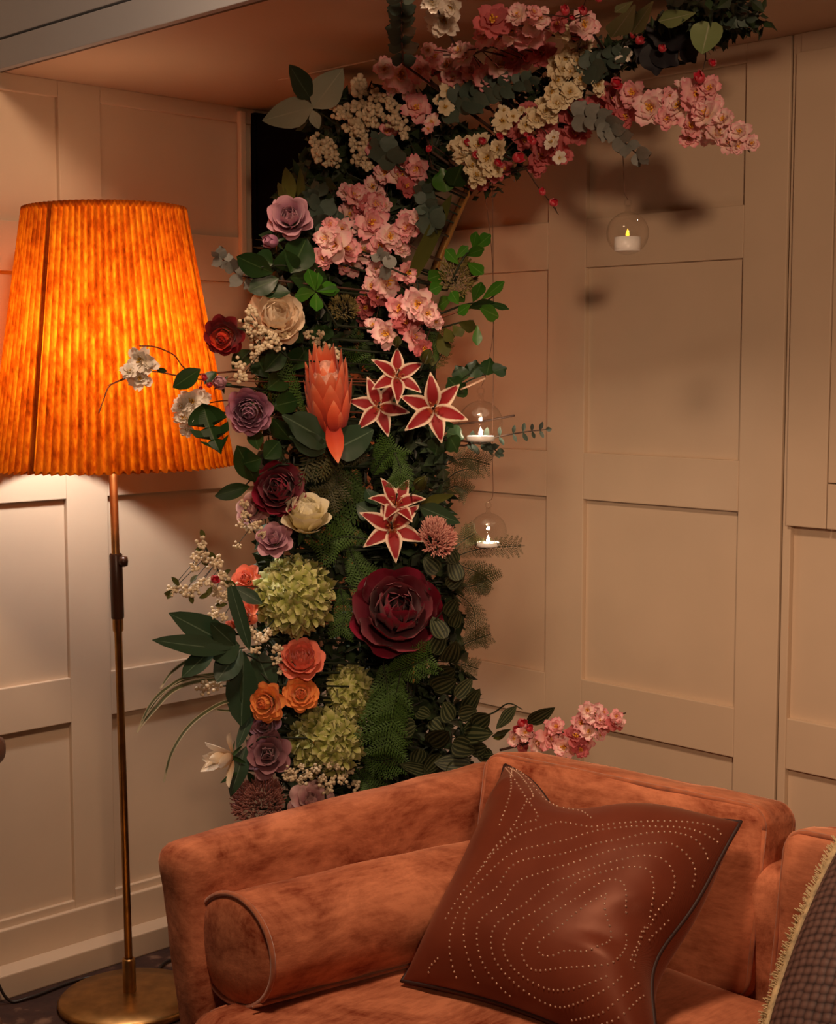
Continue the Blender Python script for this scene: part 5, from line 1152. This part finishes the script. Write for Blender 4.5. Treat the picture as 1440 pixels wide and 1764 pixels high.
# striped leaves
ST = [((716, 1250), (684, 1262), 40), ((760, 1160), (786, 1150), 34), ((745, 1185), (788, 1166), 38), ((784, 1200), (816, 1170), 30), ((800, 1225), (824, 1190), 30), ((790, 1230), (820, 1222), 34), ((745, 1240), (764, 1262), 34), ((720, 1225), (744, 1236), 28), ((810, 1318), (748, 1312), 38), ((800, 1262), (842, 1262), 46), ((780, 1280), (820, 1296), 44), ((815, 1250), (848, 1230), 36), ((740, 1280), (776, 1256), 40), ((760, 1300), (730, 1330), 34), ((700, 1300), (660, 1316), 30), ((740, 1330), (690, 1316), 26), ((830, 1290), (846, 1320), 30), ((780, 1240), (760, 1210), 40), ((810, 1290), (842, 1284), 34), ((830, 1310), (858, 1308), 26), ((724, 1290), (712, 1320), 34), ((770, 1320), (800, 1340), 34)]
spray('striped_plant', 'clump of dark striped leaves filling the lower right of the column', 'plant', [(740, 1300), (770, 1260)], ST, 'stripe', 'heart', -.02)
ST2 = [((785, 970), (770, 940), 26), ((790, 1000), (776, 960), 30), ((770, 1060), (790, 1030), 30), ((770, 1010), (800, 985), 30), ((755, 985), (730, 960), 34), ((780, 1080), (792, 1050), 26), ((765, 1100), (745, 1060), 34), ((770, 1140), (786, 1110), 36), ((745, 1125), (765, 1090), 34)]
spray('striped_plant', 'dark veined leaves on the right of the big burgundy peony', 'plant', [(740, 1080), (765, 1050)], ST2, 'stripe', 'heart', -.02)
spray('leaf_sprig', 'two dark leaves on an arching stem above the sofa back', 'leaves', [(790, 1240), (845, 1230), (875, 1212), (900, 1222)], [((890, 1216), (856, 1256), 24), ((906, 1246), (954, 1222), 28), ((850, 1272), (876, 1260), 16, None, 'olive'), ((880, 1256), (846, 1270), 10)], 'stripe', 'lance', .02)
# grass
def grass(label, blades):
    d0 = DF(*blades[0][0][0]); o = P(blades[0][0][0][0], blades[0][0][0][1], d0); t = thing('grass_tuft', label, 'grass', o)
    for path, wpx in blades:
        cp = curve_pts([P(path[0][0]+22, path[0][1]-4, DF(*path[0])+.09)] + [P(x, y, DF(x, y, -.01)) for x, y in path], 8); n = len(cp); vs, fs, uv = [], [], []; side = Vector((.25, 0, 1)).normalized()
        for i, p in enumerate(cp):
            dr = (cp[min(i+1, n-1)]-cp[max(i-1, 0)]).normalized(); view = ray(*px_of(p)).normalized(); s = dr.cross(view).normalized(); w = wpx*p.y/F_PX*.5*(math.sin(math.pi*min(1, (1-i/n)*.9+.05))**.5)
            for k in (-1, 0, 1): vs.append(p + s*w*k + view*(.35*w*(1-abs(k))) - o); uv.append(((k+1)/2, i/n))
        for i in range(n-1):
            for k in range(2): a = i*3+k; fs.append((a, a+1, a+4, a+3))
        link('blade', new_mesh('blade', vs, fs, LM['grass'], True, uv), t)
grass('tuft of long striped grass arching to the left below the rail', [([(420, 1160), (360, 1162), (300, 1178), (262, 1210), (236, 1262)], 7), ([(420, 1170), (350, 1172), (300, 1188), (266, 1222), (240, 1254)], 8), ([(420, 1164), (370, 1166), (316, 1168), (278, 1196), (246, 1240)], 6), ([(400, 1120), (340, 1130), (298, 1156), (276, 1186)], 6)])
grass('single long grass blade curving down left of the magnolia', [([(420, 1205), (380, 1212), (330, 1246), (296, 1296), (282, 1348)], 7), ([(420, 1220), (395, 1224), (370, 1222)], 5)])

# ferns ------------------------------------------------------------------
fern('feathery fern frond spreading left above the ivory rose', [(640, 790), (590, 778), (520, 792)], 60, 16, 'fernol', -.06)
fern('feathery fern frond hanging between the ivory rose and lower lilies', [(610, 790), (600, 840), (610, 900)], 62, 15, 'fern', -.06)
fern('feathery fern frond drooping right of the ivory rose', [(570, 790), (580, 830), (560, 860)], 44, 12, 'fernol', -.06)
fern('fern frond under the ivory rose, pointing left', [(640, 930), (590, 925), (545, 950)], 48, 14, 'fern', -.05)
fern('fern frond hanging left of the big burgundy peony, upper one', [(600, 940), (615, 975), (640, 1020)], 40, 14, 'fern', -.08)
fern('fern frond hanging left of the big burgundy peony, lower one', [(585, 1010), (592, 1050), (588, 1095)], 36, 14, 'fern', -.08)
fern('fern frond behind the lower lilies, pointing up', [(640, 820), (660, 790), (680, 768)], 40, 12, 'fern', -.03)
fern('fern frond hanging right of the protea leaves', [(680, 780), (690, 810), (684, 840)], 30, 12, 'fern', -.05)
fern('green fern frond right of the upper small hydrangea', [(660, 1140), (668, 1200), (662, 1270)], 66, 18, 'fern', -.07)
fern('green fern frond at the lower middle with a long tip', [(690, 1160), (676, 1230), (664, 1300)], 44, 18, 'fern', -.08)
fern('green fern frond spreading right below the big burgundy peony', [(660, 1160), (700, 1150), (745, 1130)], 44, 14, 'fern', -.06)
fern('green fern frond behind the lower hydrangea', [(620, 1290), (650, 1310), (700, 1300)], 44, 14, 'fern', -.04)
fern('green fern frond curling over the sofa arm', [(600, 1320), (630, 1345), (640, 1370)], 36, 12, 'fern', -.05)
fern('olive fern frond poking right above the lowest glass globe', [(770, 800), (800, 790), (845, 800)], 30, 14, 'fernol', .02)
fern('olive fern frond poking right below the middle globe', [(765, 830), (790, 812), (826, 806)], 28, 12, 'fernol', .0)
fern('olive fern frond right of the lower lily pair', [(760, 850), (785, 838), (806, 850)], 30, 12, 'fernol', .02)
fern('olive fern frond left of the lowest globe', [(775, 950), (800, 930), (820, 918)], 30, 12, 'fernol', .0)
fern('olive fern frond passing under the lowest globe, pointing right', [(780, 960), (830, 945), (904, 940)], 26, 16, 'fernol', .03)
fern('olive fern frond hanging right beside the dark veined leaves, topmost', [(780, 970), (820, 985), (848, 1005)], 34, 14, 'fernol', .02)
fern('olive fern frond hanging right beside the dark veined leaves, second', [(780, 1010), (810, 1010), (838, 1000)], 32, 14, 'fernol', .01)
fern('olive fern frond hanging down at the right edge, long', [(785, 1020), (815, 1050), (820, 1110)], 28, 16, 'fernol', .03)
fern('olive fern frond at the right edge, pointing to the wall panel', [(780, 1120), (810, 1105), (846, 1092)], 26, 14, 'fernol', .02)
fern('olive fern frond at the right edge, lowest of them', [(775, 1140), (800, 1145), (824, 1152)], 22, 10, 'fernol', .02)
fern('fern frond in the shade left of the topmost lily', [(660, 640), (620, 610), (600, 580)], 34, 12, 'fern', .0)
fern('fern frond in the shade behind the right lily', [(740, 640), (760, 610), (752, 570)], 28, 12, 'fern', .01)
fern('fern frond in the shade left of the protea', [(530, 720), (500, 690), (470, 640)], 44, 14, 'fern', .0)

# ---------------------------------------------------------------- glass globes with tealights
def glass():
    m = D_.materials.new('thin_glass'); m.use_nodes = True; nt = m.node_tree; L = nt.links.new; nt.nodes.remove(nt.nodes['Principled BSDF'])
    tr_ = nd(nt, 'ShaderNodeBsdfTransparent'); tr_.inputs[0].default_value = (.97, .96, .95, 1); gl = nd(nt, 'ShaderNodeBsdfGlossy'); gl.inputs['Roughness'].default_value = .02
    lw = nd(nt, 'ShaderNodeLayerWeight'); lw.inputs[0].default_value = .5; pw = nd(nt, 'ShaderNodeMath', operation='POWER'); L(lw.outputs['Facing'], pw.inputs[0]); pw.inputs[1].default_value = 4.5
    ml = nd(nt, 'ShaderNodeMath', operation='MULTIPLY_ADD'); L(pw.outputs[0], ml.inputs[0]); ml.inputs[1].default_value = .8; ml.inputs[2].default_value = .035
    mx = nd(nt, 'ShaderNodeMixShader'); L(ml.outputs[0], mx.inputs[0]); L(tr_.outputs[0], mx.inputs[1]); L(gl.outputs[0], mx.inputs[2]); L(mx.outputs[0], nt.nodes['Material Output'].inputs[0])
    return m
M_GLASS = glass()
M_WAX = plain('white_wax', (.86, .80, .72), .5); M_CUP = plain('tealight_cup', (.80, .76, .72), .35)
def emis(name, col, st):
    m, nt, b, L = mat_new(name); b.inputs['Base Color'].default_value = c4(col); b.inputs['Emission Color'].default_value = c4(col); b.inputs['Emission Strength'].default_value = st; return m
M_FLAME = emis('flame', (1, .80, .55), 14); M_LED = emis('amber_led', (1, .55, .05), 1.6)
def globe(label, px, py, rpx, top, d, lit, string_label):
    k = d/F_PX; r = rpx*k; c = P(px, py, d); t = thing('glass_globe', label, 'candle globe', c - EZ*r)
    n = 18; prof = [(max(.0, r*math.sin(math.pi*i/n)), r - r*math.cos(math.pi*i/n)) for i in range(n)] 
    prof = [p for p in prof if not (p[1] > r and p[0] < r*.16)] + [(r*.16, 2*r), (r*.11, 2.12*r), (r*.15, 2.2*r), (r*.10, 2.3*r), (0.0, 2.33*r)]
    prof = [(.0, .0)] + prof[1:]
    g = lathe('globe', prof, M_GLASS, t, n=36)
    tube('loop', [(r*.16*math.cos(a*.628), 0, 2.42*r + r*.16*math.sin(a*.628)) for a in range(11)], r*.045, M_GLASS, t, 6)
    cd = lathe('tealight', [(0, .16*r), (.60*r, .16*r), (.62*r, .20*r), (.62*r, .20*r+(.62 if not lit else .20)*r), (.585*r, .20*r+(.62 if not lit else .20)*r), (.57*r, .17*r+(.60 if not lit else .17)*r), (0, .17*r+(.60 if not lit else .17)*r)], M_CUP, t, n=28)
    zt = .17*r+(.60 if not lit else .17)*r
    lathe('wax', [(0, zt+.004*r), (.565*r, zt+.004*r), (.565*r, zt-.03*r)], M_WAX, cd, n=24)
    fl = lathe('flame', [(0, zt+.02*r), (.07*r, zt+.09*r), (.10*r, zt+.18*r), (.06*r, zt+.32*r), (0, zt+.46*r)], M_FLAME if lit else M_LED, cd, n=12)
    if lit:
        l = D_.lights.new('tealight_flame', 'POINT'); l.energy = .35; l.color = (1, .78, .55); l.shadow_soft_size = .004; link('tealight_flame', l, cd, Matrix.Translation((0, 0, zt+.5*r)))
    o = c - EZ*r; pts = [Vector((0, 0, 2.57*r))] + [P(x, y, hoopD(x, y)+dd) - o for x, y, dd in top]
    tube('string', curve_pts(pts, 6), .0008, plain('cord', (.16, .08, .05), .8), t, 5)
globe('highest of the three glass globes, hanging at the right with a white tealight', 1081, 402, 36, ((1076, 330, -.02), (1074, 290, -.02), (1068, 180, 0), (1064, 110, 0)), hoopD(1081, 402)-.02, False, '')
globe('middle glass globe with a lit tealight beside the right-hand lily', 828, 728, 38, ((838, 640, -.06), (850, 560, -.05), (846, 420, -.03), (830, 300, 0)), hoopD(828, 728)-.09, True, '')
globe('lowest glass globe with a lit tealight above the olive ferns', 841, 915, 32, ((849, 850, -.03), (848, 780, -.02), (850, 600, 0), (848, 270, 0)), hoopD(841, 915)-.04, True, '')
tw = P(1073, 297, hoopD(1073, 297)-.02)

# ---------------------------------------------------------------- repeats belong to groups
GROUPS = dict(rose='roses in the flower arch', rose_bud='rosebuds in the flower arch', garden_rose='garden roses in the flower arch', peony='peonies in the flower arch',
  hydrangea='green hydrangea heads', blossom_branch='blossom branches', blossom_cluster='small blossom clusters', lily='stargazer lilies', lily_bud='lily buds',
  plume_flower='plume and seed heads', red_bud_twig='twigs with red buds', bare_twig='bare twigs', filler_spray='cream filler sprays', wax_flower='white wax flowers',
  eucalyptus='eucalyptus sprigs', leaf_sprig='leafy sprigs', striped_plant='striped leaf clumps', grass_tuft='striped grass', fern_frond='fern fronds in the arch',
  glass_globe='hanging glass candle globes', seat_cushion='sofa seat cushions', back_cushion='sofa back cushions', scatter_cushion='scatter cushions on the sofa')
for o in COL.objects:
    if o.parent is None and 'category' in o:
        g = GROUPS.get(o.name.split('.')[0])
        if g: o['group'] = g
